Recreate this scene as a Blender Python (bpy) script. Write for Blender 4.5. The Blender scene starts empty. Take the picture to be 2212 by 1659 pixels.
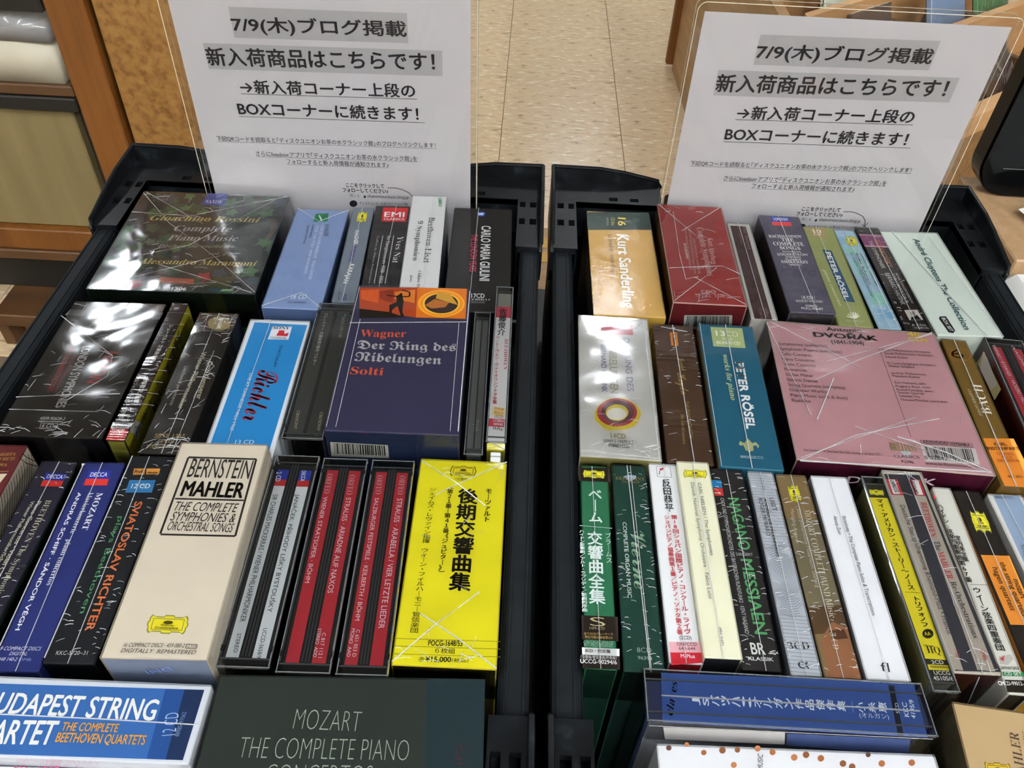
import bpy, math, random
from mathutils import Vector, Matrix
random.seed(7)
sc = bpy.context.scene
C = sc.collection
# ---------------------------------------------------------------- camera
F, CX, CY, CAMZ = 1785.0, 1106.0, 829.5, 0.361
RX = Vector((0.998639957, -0.0521367153, 0.0))
RY = Vector((0.036681308, 0.702603138, -0.71063585))
RZ = Vector((0.037050219, 0.709669355, 0.70356001))
cam_d = bpy.data.cameras.new('camera'); cam = bpy.data.objects.new('camera', cam_d); C.objects.link(cam)
cam_d.sensor_width = 36; cam_d.lens = 36 * F / 2212; cam_d.clip_start = 0.01; cam_d.clip_end = 50
R3 = Matrix((RX, RY, RZ))
cam.matrix_world = Matrix.Translation((0, 0, CAMZ)) @ R3.to_4x4()
sc.camera = cam
CAM = Vector((0, 0, CAMZ))
# ---------------------------------------------------------------- world and exposure
w = bpy.data.worlds.new('world'); w.use_nodes = True; sc.world = w
w.node_tree.nodes['Background'].inputs[0].default_value = (0.9, 0.93, 1.0, 1)
w.node_tree.nodes['Background'].inputs[1].default_value = 0.25
sc.view_settings.view_transform = 'Standard'; sc.view_settings.look = 'None'
sc.view_settings.gamma = 1; sc.view_settings.use_curve_mapping = False
sc.view_settings.exposure = 0.35
sc.cycles.transparent_max_bounces = 24
sc.cycles.max_bounces = 8
TUBE_NEAR, TUBE_FAR = 80.0, 30.0
FLOOR = -0.66; CEIL = 2.0; TABLE = -0.162; BASE = -0.150

# ---------------------------------------------------------------- helpers
def lin(c): return c / 12.92 if c <= 0.04045 else ((c + 0.055) / 1.055) ** 2.4
def rgb(h, k=1.02):
    h = h.lstrip('#'); v = [min(0.86, lin(int(h[i:i + 2], 16) / 255) * k) for i in (0, 2, 4)]
    return (v[0], v[1], v[2], 1)
MATS = {}
def mat(name, col, rough=0.4, spec=0.5, metal=0, emit=None, coat=0):
    if name in MATS: return MATS[name]
    m = bpy.data.materials.new(name); m.use_nodes = True
    b = m.node_tree.nodes['Principled BSDF']
    b.inputs['Base Color'].default_value = rgb(col) if isinstance(col, str) else col
    b.inputs['Roughness'].default_value = rough; b.inputs['Specular IOR Level'].default_value = spec
    b.inputs['Metallic'].default_value = metal; b.inputs['Coat Weight'].default_value = coat
    if emit:
        b.inputs['Emission Color'].default_value = (0.93, 0.985, 1.04, 1); b.inputs['Emission Strength'].default_value = emit
    MATS[name] = m; return m
def nt(m): return m.node_tree.nodes, m.node_tree.links
def noise_mat(name, stops, scale=(10, 10, 10), nscale=5, detail=5, rough=0.5, bump=0.0, dist=0.001, coat=0, distortion=0.0, spec=0.5):
    """colour ramp over noise in object coordinates"""
    m = mat(name, stops[0][1], rough, spec, coat=coat); n, l = nt(m); b = n['Principled BSDF']
    tc = n.new('ShaderNodeTexCoord'); mp = n.new('ShaderNodeMapping'); mp.inputs['Scale'].default_value = scale
    no = n.new('ShaderNodeTexNoise'); no.inputs['Scale'].default_value = nscale; no.inputs['Detail'].default_value = detail
    no.inputs['Distortion'].default_value = distortion
    cr = n.new('ShaderNodeValToRGB'); e = cr.color_ramp.elements
    while len(e) < len(stops): e.new(0.5)
    for i, (p, c) in enumerate(stops): e[i].position = p; e[i].color = rgb(c)
    l.new(tc.outputs['Object'], mp.inputs[0]); l.new(mp.outputs[0], no.inputs['Vector'])
    l.new(no.outputs[0], cr.inputs[0]); l.new(cr.outputs[0], b.inputs['Base Color'])
    if bump:
        bp = n.new('ShaderNodeBump'); bp.inputs['Strength'].default_value = bump; bp.inputs['Distance'].default_value = dist
        l.new(no.outputs[0], bp.inputs['Height']); l.new(bp.outputs[0], b.inputs['Normal'])
    return m
def paper(col, rough=0.45):
    """printed card: the flat colour with a trace of rub and unevenness"""
    name = 'card_' + col
    if name in MATS: return MATS[name]
    m = mat(name, col, rough, 0.14); n, l = nt(m); b = n['Principled BSDF']
    tc = n.new('ShaderNodeTexCoord'); no = n.new('ShaderNodeTexNoise'); no.inputs['Scale'].default_value = 45; no.inputs['Detail'].default_value = 6
    mx = n.new('ShaderNodeMix'); mx.data_type = 'RGBA'; c = rgb(col)
    mx.inputs[6].default_value = tuple(x * 0.93 for x in c[:3]) + (1,); mx.inputs[7].default_value = tuple(min(0.88, x * 1.05 + 0.004) for x in c[:3]) + (1,)
    bp = n.new('ShaderNodeBump'); bp.inputs['Strength'].default_value = 0.12; bp.inputs['Distance'].default_value = 0.0008
    l.new(tc.outputs['Object'], no.inputs['Vector']); l.new(no.outputs[0], mx.inputs[0]); l.new(mx.outputs[2], b.inputs['Base Color'])
    l.new(no.outputs[0], bp.inputs['Height']); l.new(bp.outputs[0], b.inputs['Normal'])
    return m
def ink(col): return mat('ink_' + col, col, 0.45, 0.14)
def film_mat(name, wr=0.5, fine=0.0, fs=(1, 1, 1), rough=0.06, k=1.0, tint=(0.97, 0.97, 0.97), ior=1.5, nscale=38, haze=0.0):
    """thin clear film: transparent, with a fresnel mirror broken up by wrinkles"""
    if name in MATS: return MATS[name]
    m = bpy.data.materials.new(name); m.use_nodes = True; n, l = nt(m); n.remove(n['Principled BSDF'])
    out = n['Material Output']; tr = n.new('ShaderNodeBsdfTransparent'); tr.inputs[0].default_value = tint + (1,)
    gl = n.new('ShaderNodeBsdfGlossy'); gl.inputs['Roughness'].default_value = rough; gl.inputs[0].default_value = (1, 1, 1, 1)
    fr = n.new('ShaderNodeFresnel'); fr.inputs[0].default_value = ior
    tc = n.new('ShaderNodeTexCoord'); oi = n.new('ShaderNodeObjectInfo'); ad = n.new('ShaderNodeVectorMath'); ad.operation = 'ADD'
    l.new(tc.outputs['Object'], ad.inputs[0]); l.new(oi.outputs['Random'], ad.inputs[1])
    no = n.new('ShaderNodeTexNoise'); no.inputs['Scale'].default_value = nscale; no.inputs['Detail'].default_value = 2; no.inputs['Distortion'].default_value = 0.8
    l.new(ad.outputs[0], no.inputs['Vector'])
    bp = n.new('ShaderNodeBump'); bp.inputs['Strength'].default_value = 1; bp.inputs['Distance'].default_value = 0.0016 * wr
    l.new(no.outputs[0], bp.inputs['Height'])
    last = bp
    if fine:
        mp = n.new('ShaderNodeMapping'); mp.inputs['Scale'].default_value = fs; l.new(ad.outputs[0], mp.inputs[0])
        n2 = n.new('ShaderNodeTexNoise'); n2.inputs['Scale'].default_value = 260; n2.inputs['Detail'].default_value = 2; l.new(mp.outputs[0], n2.inputs['Vector'])
        # the fine crinkles come in patches, not everywhere
        n3 = n.new('ShaderNodeTexNoise'); n3.inputs['Scale'].default_value = 30; l.new(ad.outputs[0], n3.inputs['Vector'])
        rp = n.new('ShaderNodeMapRange'); rp.inputs[1].default_value = 0.45; rp.inputs[2].default_value = 0.62; l.new(n3.outputs[0], rp.inputs[0])
        mu = n.new('ShaderNodeMath'); mu.operation = 'MULTIPLY'; l.new(n2.outputs[0], mu.inputs[0]); l.new(rp.outputs[0], mu.inputs[1])
        b2 = n.new('ShaderNodeBump'); b2.inputs['Strength'].default_value = 1; b2.inputs['Distance'].default_value = 0.0009 * fine
        l.new(mu.outputs[0], b2.inputs['Height']); l.new(bp.outputs[0], b2.inputs['Normal']); last = b2
    l.new(last.outputs[0], gl.inputs['Normal']); l.new(last.outputs[0], fr.inputs['Normal'])
    ml = n.new('ShaderNodeMath'); ml.operation = 'MULTIPLY_ADD'; ml.inputs[1].default_value = k * 0.75; ml.inputs[2].default_value = 0.0; ml.use_clamp = True
    l.new(fr.outputs[0], ml.inputs[0])
    mx = n.new('ShaderNodeMixShader'); l.new(ml.outputs[0], mx.inputs[0]); l.new(tr.outputs[0], mx.inputs[1]); l.new(gl.outputs[0], mx.inputs[2])
    res = mx
    if haze:
        df = n.new('ShaderNodeBsdfDiffuse'); df.inputs[0].default_value = (0.85, 0.85, 0.85, 1)
        m2 = n.new('ShaderNodeMixShader'); m2.inputs[0].default_value = haze
        l.new(mx.outputs[0], m2.inputs[1]); l.new(df.outputs[0], m2.inputs[2]); res = m2
    l.new(res.outputs[0], out.inputs[0]); MATS[name] = m; return m

class MB:
    """collects polygons of several materials into one mesh"""
    def __init__(s): s.v = []; s.f = []; s.m = []; s.mats = []; s.smooth = False
    def mi(s, m):
        if m not in s.mats: s.mats.append(m)
        return s.mats.index(m)
    def add(s, vs, fs, m):
        o = len(s.v); i = s.mi(m); s.v += [tuple(v) for v in vs]
        for f in fs: s.f.append([a + o for a in f]); s.m.append(i)
    def poly(s, pts, m): s.add(pts, [list(range(len(pts)))], m)
    def box(s, x0, x1, y0, y1, z0, z1, m, c=0.0, faces=None):
        """chamfered box; faces may give top / front / left / right / back / edge materials"""
        fm = faces or {}
        g = lambda k: fm.get(k, m)
        if c <= 0:
            V = [(x, y, z) for x in (x0, x1) for y in (y0, y1) for z in (z0, z1)]
            for k, q in (('left', (0, 1, 3, 2)), ('right', (4, 6, 7, 5)), ('front', (0, 4, 5, 1)), ('back', (2, 3, 7, 6)), ('bottom', (0, 2, 6, 4)), ('top', (1, 5, 7, 3))):
                s.poly([V[i] for i in q], g(k))
            return
        c = min(c, (x1 - x0) * .45, (y1 - y0) * .45, (z1 - z0) * .45)
        X, Y, Z = (x0, x1), (y0, y1), (z0, z1)
        def P(i, j, k, a):
            sx, sy, sz = 1 - 2 * i, 1 - 2 * j, 1 - 2 * k
            p = [X[i] + sx * c, Y[j] + sy * c, Z[k] + sz * c]; p[a] = (X[i], Y[j], Z[k])[a]; return tuple(p)
        e = g('edge')
        s.poly([P(0, 0, 0, 0), P(0, 0, 1, 0), P(0, 1, 1, 0), P(0, 1, 0, 0)], g('left'))
        s.poly([P(1, 0, 0, 0), P(1, 1, 0, 0), P(1, 1, 1, 0), P(1, 0, 1, 0)], g('right'))
        s.poly([P(0, 0, 0, 1), P(1, 0, 0, 1), P(1, 0, 1, 1), P(0, 0, 1, 1)], g('front'))
        s.poly([P(0, 1, 0, 1), P(0, 1, 1, 1), P(1, 1, 1, 1), P(1, 1, 0, 1)], g('back'))
        s.poly([P(0, 0, 0, 2), P(0, 1, 0, 2), P(1, 1, 0, 2), P(1, 0, 0, 2)], g('bottom'))
        s.poly([P(0, 0, 1, 2), P(1, 0, 1, 2), P(1, 1, 1, 2), P(0, 1, 1, 2)], g('top'))
        for j in (0, 1):
            for k in (0, 1): s.poly([P(0, j, k, 1), P(1, j, k, 1), P(1, j, k, 2), P(0, j, k, 2)], e)
        for i in (0, 1):
            for k in (0, 1): s.poly([P(i, 0, k, 0), P(i, 1, k, 0), P(i, 1, k, 2), P(i, 0, k, 2)], e)
        for i in (0, 1):
            for j in (0, 1): s.poly([P(i, j, 0, 0), P(i, j, 1, 0), P(i, j, 1, 1), P(i, j, 0, 1)], e)
        for i in (0, 1):
            for j in (0, 1):
                for k in (0, 1): s.poly([P(i, j, k, 0), P(i, j, k, 1), P(i, j, k, 2)], e)
    def prism(s, pts, z0, z1, m, axis=2):
        """extrude a 2-D outline between z0 and z1 along an axis"""
        def to(p, z): return (p[0], p[1], z) if axis == 2 else ((p[0], z, p[1]) if axis == 1 else (z, p[0], p[1]))
        n = len(pts); a = [to(p, z0) for p in pts]; b = [to(p, z1) for p in pts]
        s.add(a + b, [list(range(n))[::-1], list(range(n, 2 * n))] + [[i, (i + 1) % n, n + (i + 1) % n, n + i] for i in range(n)], m)
    def tube(s, pts, r, m, n=6):
        rings = []
        for i, p in enumerate(pts):
            p = Vector(p); d = (Vector(pts[min(i + 1, len(pts) - 1)]) - Vector(pts[max(i - 1, 0)])).normalized()
            u = d.orthogonal().normalized(); v = d.cross(u)
            rings.append([p + (u * math.cos(t * 2 * math.pi / n) + v * math.sin(t * 2 * math.pi / n)) * r for t in range(n)])
        vs = [q for rg in rings for q in rg]; fs = []
        for i in range(len(rings) - 1):
            for t in range(n): fs.append([i * n + t, i * n + (t + 1) % n, (i + 1) * n + (t + 1) % n, (i + 1) * n + t])
        fs += [list(range(n))[::-1], [(len(rings) - 1) * n + t for t in range(n)]]
        s.add(vs, fs, m)
    def build(s, name, parent=None, loc=None, rotz=0, fix=True):
        me = bpy.data.meshes.new(name); me.from_pydata(s.v, [], s.f)
        for m in s.mats: me.materials.append(m)
        me.polygons.foreach_set('material_index', s.m)
        if fix:
            import bmesh
            bm = bmesh.new(); bm.from_mesh(me); bmesh.ops.recalc_face_normals(bm, faces=bm.faces); bm.to_mesh(me); bm.free()
        if s.smooth: me.polygons.foreach_set('use_smooth', [True] * len(me.polygons))
        me.update()
        o = bpy.data.objects.new(name, me); C.objects.link(o)
        if parent: o.parent = parent
        if loc is not None: o.location = loc
        o.rotation_euler = (0, 0, rotz)
        return o
def tag(o, label, cat, group=None, kind=None):
    if label: o['label'] = label
    if cat: o['category'] = cat
    if group: o['group'] = group
    if kind: o['kind'] = kind
    return o
def empty(name, loc, rotz=0):
    o = bpy.data.objects.new(name, None); C.objects.link(o); o.location = loc; o.rotation_euler = (0, 0, rotz); o.empty_display_size = 0.02; return o
def copy_tree(o, parent=None):
    c = o.copy(); C.objects.link(c); c.parent = parent
    for ch in list(o.children): copy_tree(ch, c)
    return c
def struct(o): o['kind'] = 'structure'; return o

# a pixel of the photograph as a sight line; ray() meets a plane of the scene
def direc(p): return R3 @ Vector((p[0] - CX, -(p[1] - CY), -F))
def atz(p, z=0.0): d = direc(p); return CAM + d * ((z - CAMZ) / d.z)
def aty(p, y): d = direc(p); return CAM + d * (y / d.y)
# ---------------------------------------------------------------- room
wallm = noise_mat('painted_wall', [(0.3, 'b9ae9c'), (0.7, 'c6bcab')], nscale=3, rough=0.8)
ceilm = noise_mat('ceiling_board', [(0.3, '8d8d8a'), (0.7, '979794')], nscale=20, rough=0.9)
def slab(name, x0, x1, y0, y1, z0, z1, m):
    b = MB(); b.box(x0, x1, y0, y1, z0, z1, m); return struct(b.build(name))
grout = mat('tile_joint', '6f5f4a', 0.8)
tilem = noise_mat('vinyl_tile', [(0.30, '9a8260'), (0.39, 'd0b58f'), (0.60, 'dac09a'), (0.69, 'f2e8d6')], scale=(22, 60, 30), nscale=1.6, detail=6, rough=0.28, bump=0.05, dist=0.0005, distortion=0.6)
floor = slab('floor', -4, 5, -3, 7, FLOOR - 0.05, FLOOR - 0.0035, grout)
T = 0.3048; tm = None; ntile = 0
for j in range(11):
    for i in range(-5, 8):
        x0 = -0.0602 + (i - 1) * T; y0 = 1.95 + (j - 3) * T
        if tm is None:
            b = MB(); b.box(0.0006, T - 0.0006, 0.0006, T - 0.0006, -0.0035, 0, tilem, c=0.0008); o = b.build('tile', floor); tm = o.data
        else:
            o = bpy.data.objects.new('tile', tm); C.objects.link(o); o.parent = floor
        o.location = (x0, y0, FLOOR)
slab('ceiling', -4, 5, -3, 7, CEIL, CEIL + 0.05, ceilm)
slab('wall_back', -4, 5, 7, 7.05, FLOOR - 0.05, CEIL, wallm); slab('wall_front', -4, 5, -3.05, -3, FLOOR - 0.05, CEIL, wallm)
slab('wall_left', -4.05, -4, -3, 7, FLOOR - 0.05, CEIL, wallm); slab('wall_right', 5, 5.05, -3, 7, FLOOR - 0.05, CEIL, wallm)

# ceiling lights in white trays; near tubes are unseen fill added behind the camera
tube_n = mat('lit_tube_near', (1, 1, 1, 1), 0.5, emit=TUBE_NEAR); tube_f = mat('lit_tube_far', (1, 1, 1, 1), 0.5, emit=TUBE_FAR); tray_m = mat('white_enamel', 'e6e6e2', 0.4)
lamps = [(-1.72, 2.85), (0.40, 2.85), (2.52, 2.85), (-3.3, 2.85), (-1.4, -0.95), (0.1, -0.95), (1.3, -0.95), (2.7, -0.95), (-1.4, -2.3), (0.1, -2.3), (1.3, -2.3), (2.7, -2.3), (-1.72, 5.8), (0.40, 5.8), (2.52, 5.8)]
proto = {}
for k, (x, y) in enumerate(lamps):
    near = y < 0; tube_m = tube_n if near else tube_f
    if near not in proto:
        r = empty('ceiling_light', (x, y, CEIL)); proto[near] = r
        b = MB(); b.box(-0.11, 0.11, -0.62, 0.62, -0.035, -0.001, tray_m, c=0.006); b.build('tray', r)
        if near:
            for sx in (-0.05, 0.05):
                b = MB(); b.tube([(sx, -0.59, -0.055), (sx, 0.59, -0.055)], 0.016, tube_m, 10); b.build('tube', r)
        else:
            b = MB(); b.box(-0.10, 0.10, -0.30, 0.30, -0.052, -0.0355, tube_m, c=0.004); b.build('diffuser', r)
    else:
        r = copy_tree(proto[near]); r.location = (x, y, CEIL)
    tag(r, 'unseen twin tube fill light added behind the camera' if near else 'ceiling light with a white diffuser over the aisle behind the signs', 'ceiling light', 'fill lights added behind the camera' if near else 'ceiling lights over the aisle')

# ---------------------------------------------------------------- furniture behind and beside the crates
burl = noise_mat('burl_laminate', [(0.33, '69441a'), (0.47, '7f592a'), (0.70, '8d6735')], nscale=9, detail=10, rough=0.45, distortion=0.35)
orange = noise_mat('orange_wood', [(0.35, '5e370f'), (0.6, '724416')], scale=(60, 60, 4), nscale=1, rough=0.45)
tanw = noise_mat('tan_wood', [(0.3, '98744a'), (0.7, 'b08a5a')], scale=(6, 6, 50), nscale=1, rough=0.5)
lightw = noise_mat('light_wood', [(0.3, 'b98a58'), (0.7, 'cc9f6c')], scale=(8, 8, 60), nscale=1, rough=0.5)
beige = noise_mat('beige_door', [(0.3, '6c5e3c'), (0.7, '7b6c47')], scale=(40, 10, 3), nscale=1, rough=0.5)
darkw = noise_mat('dark_brown_wood', [(0.3, '452d16'), (0.7, '57391d')], scale=(4, 30, 30), nscale=1, rough=0.5)
blackp = mat('black_paint', '17140f', 0.5)
black = mat('black_plastic', '15171a', 0.42)
YL = 1.10
cab = empty('wooden_cabinet', (-0.6, 1.3, FLOOR)); tag(cab, 'tall wooden cabinet with orange post and mottled tan side panel, behind left crate', 'cabinet')
def cpart(name, x0, x1, y0, y1, z0, z1, m, c=0.002, root=cab):
    b = MB(); L = root.location; b.box(x0 - L.x, x1 - L.x, y0 - L.y, y1 - L.y, z0 - L.z, z1 - L.z, m, c=c); return b.build(name, root)
cpart('post', -0.642, -0.588, YL, YL + 0.05, FLOOR, 0.6, orange)
cpart('side_panel', -0.581, -0.17, YL + 0.008, YL + 0.03, FLOOR, 0.6, burl)
cpart('backing', -0.60, -0.17, YL + 0.034, YL + 0.05, FLOOR, 0.6, blackp)
cpart('lower_door', -1.25, -0.660, YL + 0.01, YL + 0.03, -0.43, -0.224, beige)
cpart('door_gap', -0.6585, -0.6425, YL + 0.022, YL + 0.03, -0.43, -0.2225, blackp)  # black strip standing in for the shade between door and post
cpart('shelf_rail', -1.25, -0.6425, YL - 0.005, YL + 0.03, -0.222, -0.201, blackp)
cpart('shelf_board', -1.25, -0.6425, YL - 0.002, YL + 0.4, -0.200, -0.184, darkw)
cpart('upper_rail', -1.25, -0.6425, YL - 0.005, YL + 0.03, -0.082, 0.02, blackp)
cpart('shelf_back', -1.25, -0.6425, YL + 0.38, YL + 0.40, -0.18, 0.3, darkw)
cpart('ledge', -1.25, -0.6425, YL - 0.004, YL + 0.05, -0.47, -0.431, orange)
cpart('ledge_lip', -1.25, -0.6425, YL - 0.008, YL + 0.05, -0.489, -0.4705, darkw)
cpart('recess', -1.25, -0.6425, YL + 0.04, YL + 0.06, -0.586, -0.4895, blackp)  # black panel standing in for the shade under the ledge
cpart('step', -0.90, -0.6425, YL - 0.04, YL + 0.05, -0.612, -0.5865, darkw)
cpart('plinth', -0.885, -0.6425, YL + 0.0, YL + 0.05, FLOOR, -0.6125, orange)
cpart('leg', -0.905, -0.886, YL - 0.035, YL + 0.03, FLOOR, -0.6125, darkw)
# plastic sleeves stacked on the shelf
bagm = film_mat('sleeve_film', wr=5, nscale=9, rough=0.12, k=2.0, tint=(0.93, 0.93, 0.9), haze=0.25)
whitep = mat('sleeve_white', 'b5ad98', 0.5)
st = empty('sleeve_stack', (-0.95, YL + 0.14, -0.184)); tag(st, 'stack of clear plastic sleeves on the dark wooden shelf at top left', 'sleeves')
for k in (0, 4):
    b = MB(); n = 12; z0 = 0.0005 + (0 if k == 0 else 0.058)
    V = []; random.seed(k)
    for j in range(6):
        for i in range(n):
            x = -0.3 + 0.597 * i / (n - 1); y = -0.135 + 0.27 * j / 5
            dz = 0.004 * math.sin(i * 1.3 + k) * math.sin(j * 1.1 + k * 2) + (0.0 if k < 4 else 0.006 * math.sin(i * 0.8))
            V.append((x, y, z0 + (0.0565 if k == 0 else 0.030) + dz * (0.25 if k < 4 else 1.6) - (0.006 if i == n - 1 else 0)))
    nv = len(V); V += [(v[0], v[1], z0) for v in V]
    fs = [[j * n + i, j * n + i + 1, (j + 1) * n + i + 1, (j + 1) * n + i] for j in range(5) for i in range(n - 1)]
    fs += [[a + nv for a in f][::-1] for f in fs]
    fs += [[i, i + nv, i + 1 + nv, i + 1] for i in range(n - 1)] + [[j * n + n - 1, j * n + n - 1 + nv, (j + 1) * n + n - 1 + nv, (j + 1) * n + n - 1] for j in range(5)]
    b.smooth = True; b.add(V, fs, whitep if k < 4 else bagm); o = b.build('plastic_sleeve', st)
# right rack with slanted bins
rk = empty('wooden_cd_rack', (0.47, 1.035, FLOOR)); tag(rk, 'light wooden browsing rack with mottled front, behind the right crate', 'rack')
D = Vector((math.cos(math.radians(38.2)), math.sin(math.radians(38.2)), 0)); N = Vector((-D.y, D.x, 0)); O = Vector((0.47, 1.035, 0))
def rpart(name, a0, a1, n0, n1, z0, z1, m, tilt=0):
    b = MB(); V = []
    for z in (z0, z1):
        for a, q in ((a0, n0), (a1, n0), (a1, n1), (a0, n1)):
            if a == a0: a = max(a0, 0.786 * q + 0.02) if q > 0.02 else a0
            p = D * a + N * q; V.append((p.x, p.y, z - FLOOR + (tilt * q)))
    b.add(V, [[0, 3, 2, 1], [4, 5, 6, 7], [0, 1, 5, 4], [1, 2, 6, 5], [2, 3, 7, 6], [3, 0, 4, 7]], m); return b.build(name, rk)
rpart('front_panel', 0.0, 0.9, 0, 0.018, FLOOR, -0.235, burl)
rpart('rim', -0.01, 0.9, -0.006, 0.02, -0.234, -0.2, lightw)
rpart('bin_floor', 0.0, 0.9, 0.0205, 0.75, -0.31, -0.295, tanw, 0.02)
for q in (0.19, 0.36, 0.53, 0.70): rpart('divider', 0.0, 0.9, q, q + 0.016, -0.29, -0.185, lightw)
for a, q0, q1 in ((0.30, 0.022, 0.188), (0.58, 0.022, 0.188), (0.53, 0.208, 0.358), (0.695, 0.208, 0.358), (0.58, 0.378, 0.528), (0.74, 0.378, 0.528)): rpart('cross_rail', a, a + 0.012, q0, q1, -0.29, -0.225, darkw)
b = MB(); b.box(-0.075, -0.035, 1.325, 1.35, 0.012, 0.9, orange, c=0.004); b.build('post', rk)
b = MB(); L = rk.location
pts = [(0.415 - L.x, 2.36 - L.y), (0.435 - L.x, 2.36 - L.y), (0.475 - L.x, 1.06 - L.y), (0.455 - L.x, 1.06 - L.y)]
b.prism([(p[0], p[1]) for p in pts], 0, 0.47, tanw); b.build('end_panel', rk)
# the discs filed in the rack
rc = [('c9c24a', 'yellow'), ('dcdcdc', 'white'), ('9fb56a', 'green'), ('dfe6d8', 'pale mint'), ('e4ddd6', 'white textured'), ('8ea6c4', 'blue'), ('6fa070', 'leafy green'), ('5b4038', 'brown'), ('a8a3a0', 'grey')]
filed = [(0.57, 0.565, 0), (0.575, 0.595, 1), (0.58, 0.628, 2), (0.50, 0.40, 3), (0.66, 0.42, 4), (0.61, 0.24, 5), (0.78, 0.25, 6), (0.38, 0.24, 7), (0.84, 0.41, 8)]
rfilm = film_mat('rack_film', wr=2.5, k=2.0, nscale=30)
for a, q, i in filed:
    p = O + D * a + N * q
    o = empty('cd_case', (p.x, p.y, -0.2915 + 0.02 * q), math.radians(38.2)); o.rotation_euler = (math.radians(-24), 0, math.radians(38.2))
    b = MB(); m = paper(rc[i][0]); b.box(-0.055, 0.055, -0.006, 0.004, 0.012, 0.135, m, c=0.001); b.build('cover', o)
    b = MB(); b.box(-0.056, 0.056, -0.007, 0.005, 0.011, 0.136, rfilm, c=0.001); b.build('plastic_sleeve', o)
    tag(o, f'{rc[i][1]} disc case filed in the wooden rack behind right sign', 'CD case', 'disc cases in the wooden rack')
o = empty('cd_case', tuple(O + D * 0.47 + N * 0.045 + Vector((0, 0, -0.286))), math.radians(38.2)); o.rotation_euler = (math.radians(-40), 0, math.radians(38.2))
b = MB(); b.box(-0.068, 0.068, -0.006, 0.004, 0.0, 0.12, paper('4a3a3c'), c=0.001); b.build('cover', o)
b = MB(); b.box(-0.07, 0.07, -0.0075, 0.0055, -0.001, 0.122, film_mat('rack_film_loose', wr=6, k=3.5, nscale=22), c=0.001); b.build('plastic_sleeve', o)
tag(o, 'glaring plastic wrapped dark disc case at the front of the wooden rack', 'CD case', 'disc cases in the wooden rack')

# table, carton in the gap, tan board, white box, glossy black unit
tb = empty('display_table', (0.25, 0.28, FLOOR)); tag(tb, 'black display table carrying the two plastic crates', 'table')
tm2 = mat('table_black', '0e0f10', 0.5)
b = MB(); b.box(-0.66, 0.75, -0.33, 0.39, 0.46, 0.498, tm2, c=0.002); b.build('tabletop', tb)
for sx in (-0.6, 0.69):
    for sy in (-0.28, 0.34): b = MB(); b.box(sx - 0.02, sx + 0.02, sy - 0.02, sy + 0.02, 0, 0.4595, tm2, c=0.002); b.build('leg', tb)
kraft = noise_mat('kraft_board', [(0.35, '927350'), (0.65, 'a08160')], nscale=12, detail=8, rough=0.6)
tape = mat('packing_tape', 'c39a5a', 0.15, coat=0.5)
cb = empty('cardboard_carton', (0.05, 0.93, FLOOR)); tag(cb, 'taped brown cardboard carton on the floor, seen in the gap between crates', 'carton')
b = MB(); b.box(-0.2, 0.2, -0.14, 0.13, 0, 0.31, kraft, c=0.003); b.build('carton_body', cb)
for yy in (0.04, 0.075): b = MB(); b.box(-0.2, 0.2, yy, yy + 0.025, 0.3102, 0.3108, tape); b.build('tape', cb)
kb = empty('fibreboard_block', (0.6, 0.67, TABLE)); tag(kb, 'plain tan fibreboard surface right of the right crate', 'board')
b = MB(); b.box(-0.168, 0.2, -0.07, 0.067, 0.0, 0.09, noise_mat('fibreboard_edge', [(0.3, '84683f'), (0.7, '98794c')], nscale=30, rough=0.7), c=0.001); b.build('block_body', kb)
b = MB(); b.box(-0.17, 0.2, -0.0705, 0.069, 0.0905, 0.112, kraft, c=0.0015); b.build('top_board', kb)
wb = empty('white_box', (0.52, 0.46, TABLE)); tag(wb, 'white box with rounded edge between right crate and tan board', 'box')
b = MB(); b.box(-0.098, 0.2, -0.16, 0.137, 0.0, 0.105, mat('soft_white', 'd4d2cc', 0.5), c=0.008); b.build('box_body', wb)
sl = MB(); V = []
for i in range(9):
    t = i / 8; x = 0.462 + 0.075 * t; z = -0.0485 + 0.012 * math.sin(t * math.pi) + 0.004 * (1 - t)
    V += [(x + 0.008 * (1 - t), 0.625, z), (x - 0.004, 0.672, z + 0.001)]
sl.smooth = True; sl.add([(v[0], v[1], v[2]) for v in V] , [[2 * i, 2 * i + 2, 2 * i + 3, 2 * i + 1] for i in range(8)], mat('slip_white', 'd8d6d4', 0.6))
o = sl.build('paper_slip'); tag(o, 'curled white paper slip lying on the tan board', 'paper slip')
dv = empty('black_display_unit', (0.53, 0.71, -0.05)); tag(dv, 'glossy black upright unit with rounded corners standing on the tan board', 'display unit')
glossb = mat('gloss_black', '050607', 0.10, 0.14)
def rrect(x0, x1, z0, z1, r, n=10):
    P = []
    for cx, cz, a in ((x1 - r, z0 + r, -90), (x1 - r, z1 - r, 0), (x0 + r, z1 - r, 90), (x0 + r, z0 + r, 180)):
        for k in range(n + 1): t = math.radians(a + 90 * k / n); P.append((cx + r * math.cos(t), cz + r * math.sin(t)))
    return P
b = MB(); b.prism(rrect(-0.105, 0.115, 0.0005, 0.26, 0.034), -0.004, 0.016, glossb, axis=1); b.build('housing', dv)
b = MB(); b.prism(rrect(-0.1035, 0.1135, 0.002, 0.2585, 0.033), -0.0075, -0.0045, glossb, axis=1); b.build('bezel', dv)
b = MB(); b.box(-0.085, 0.10, -0.0082, -0.0077, 0.030, 0.0306, mat('seam_grey', '55585a', 0.3)); b.build('seam', dv)

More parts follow.
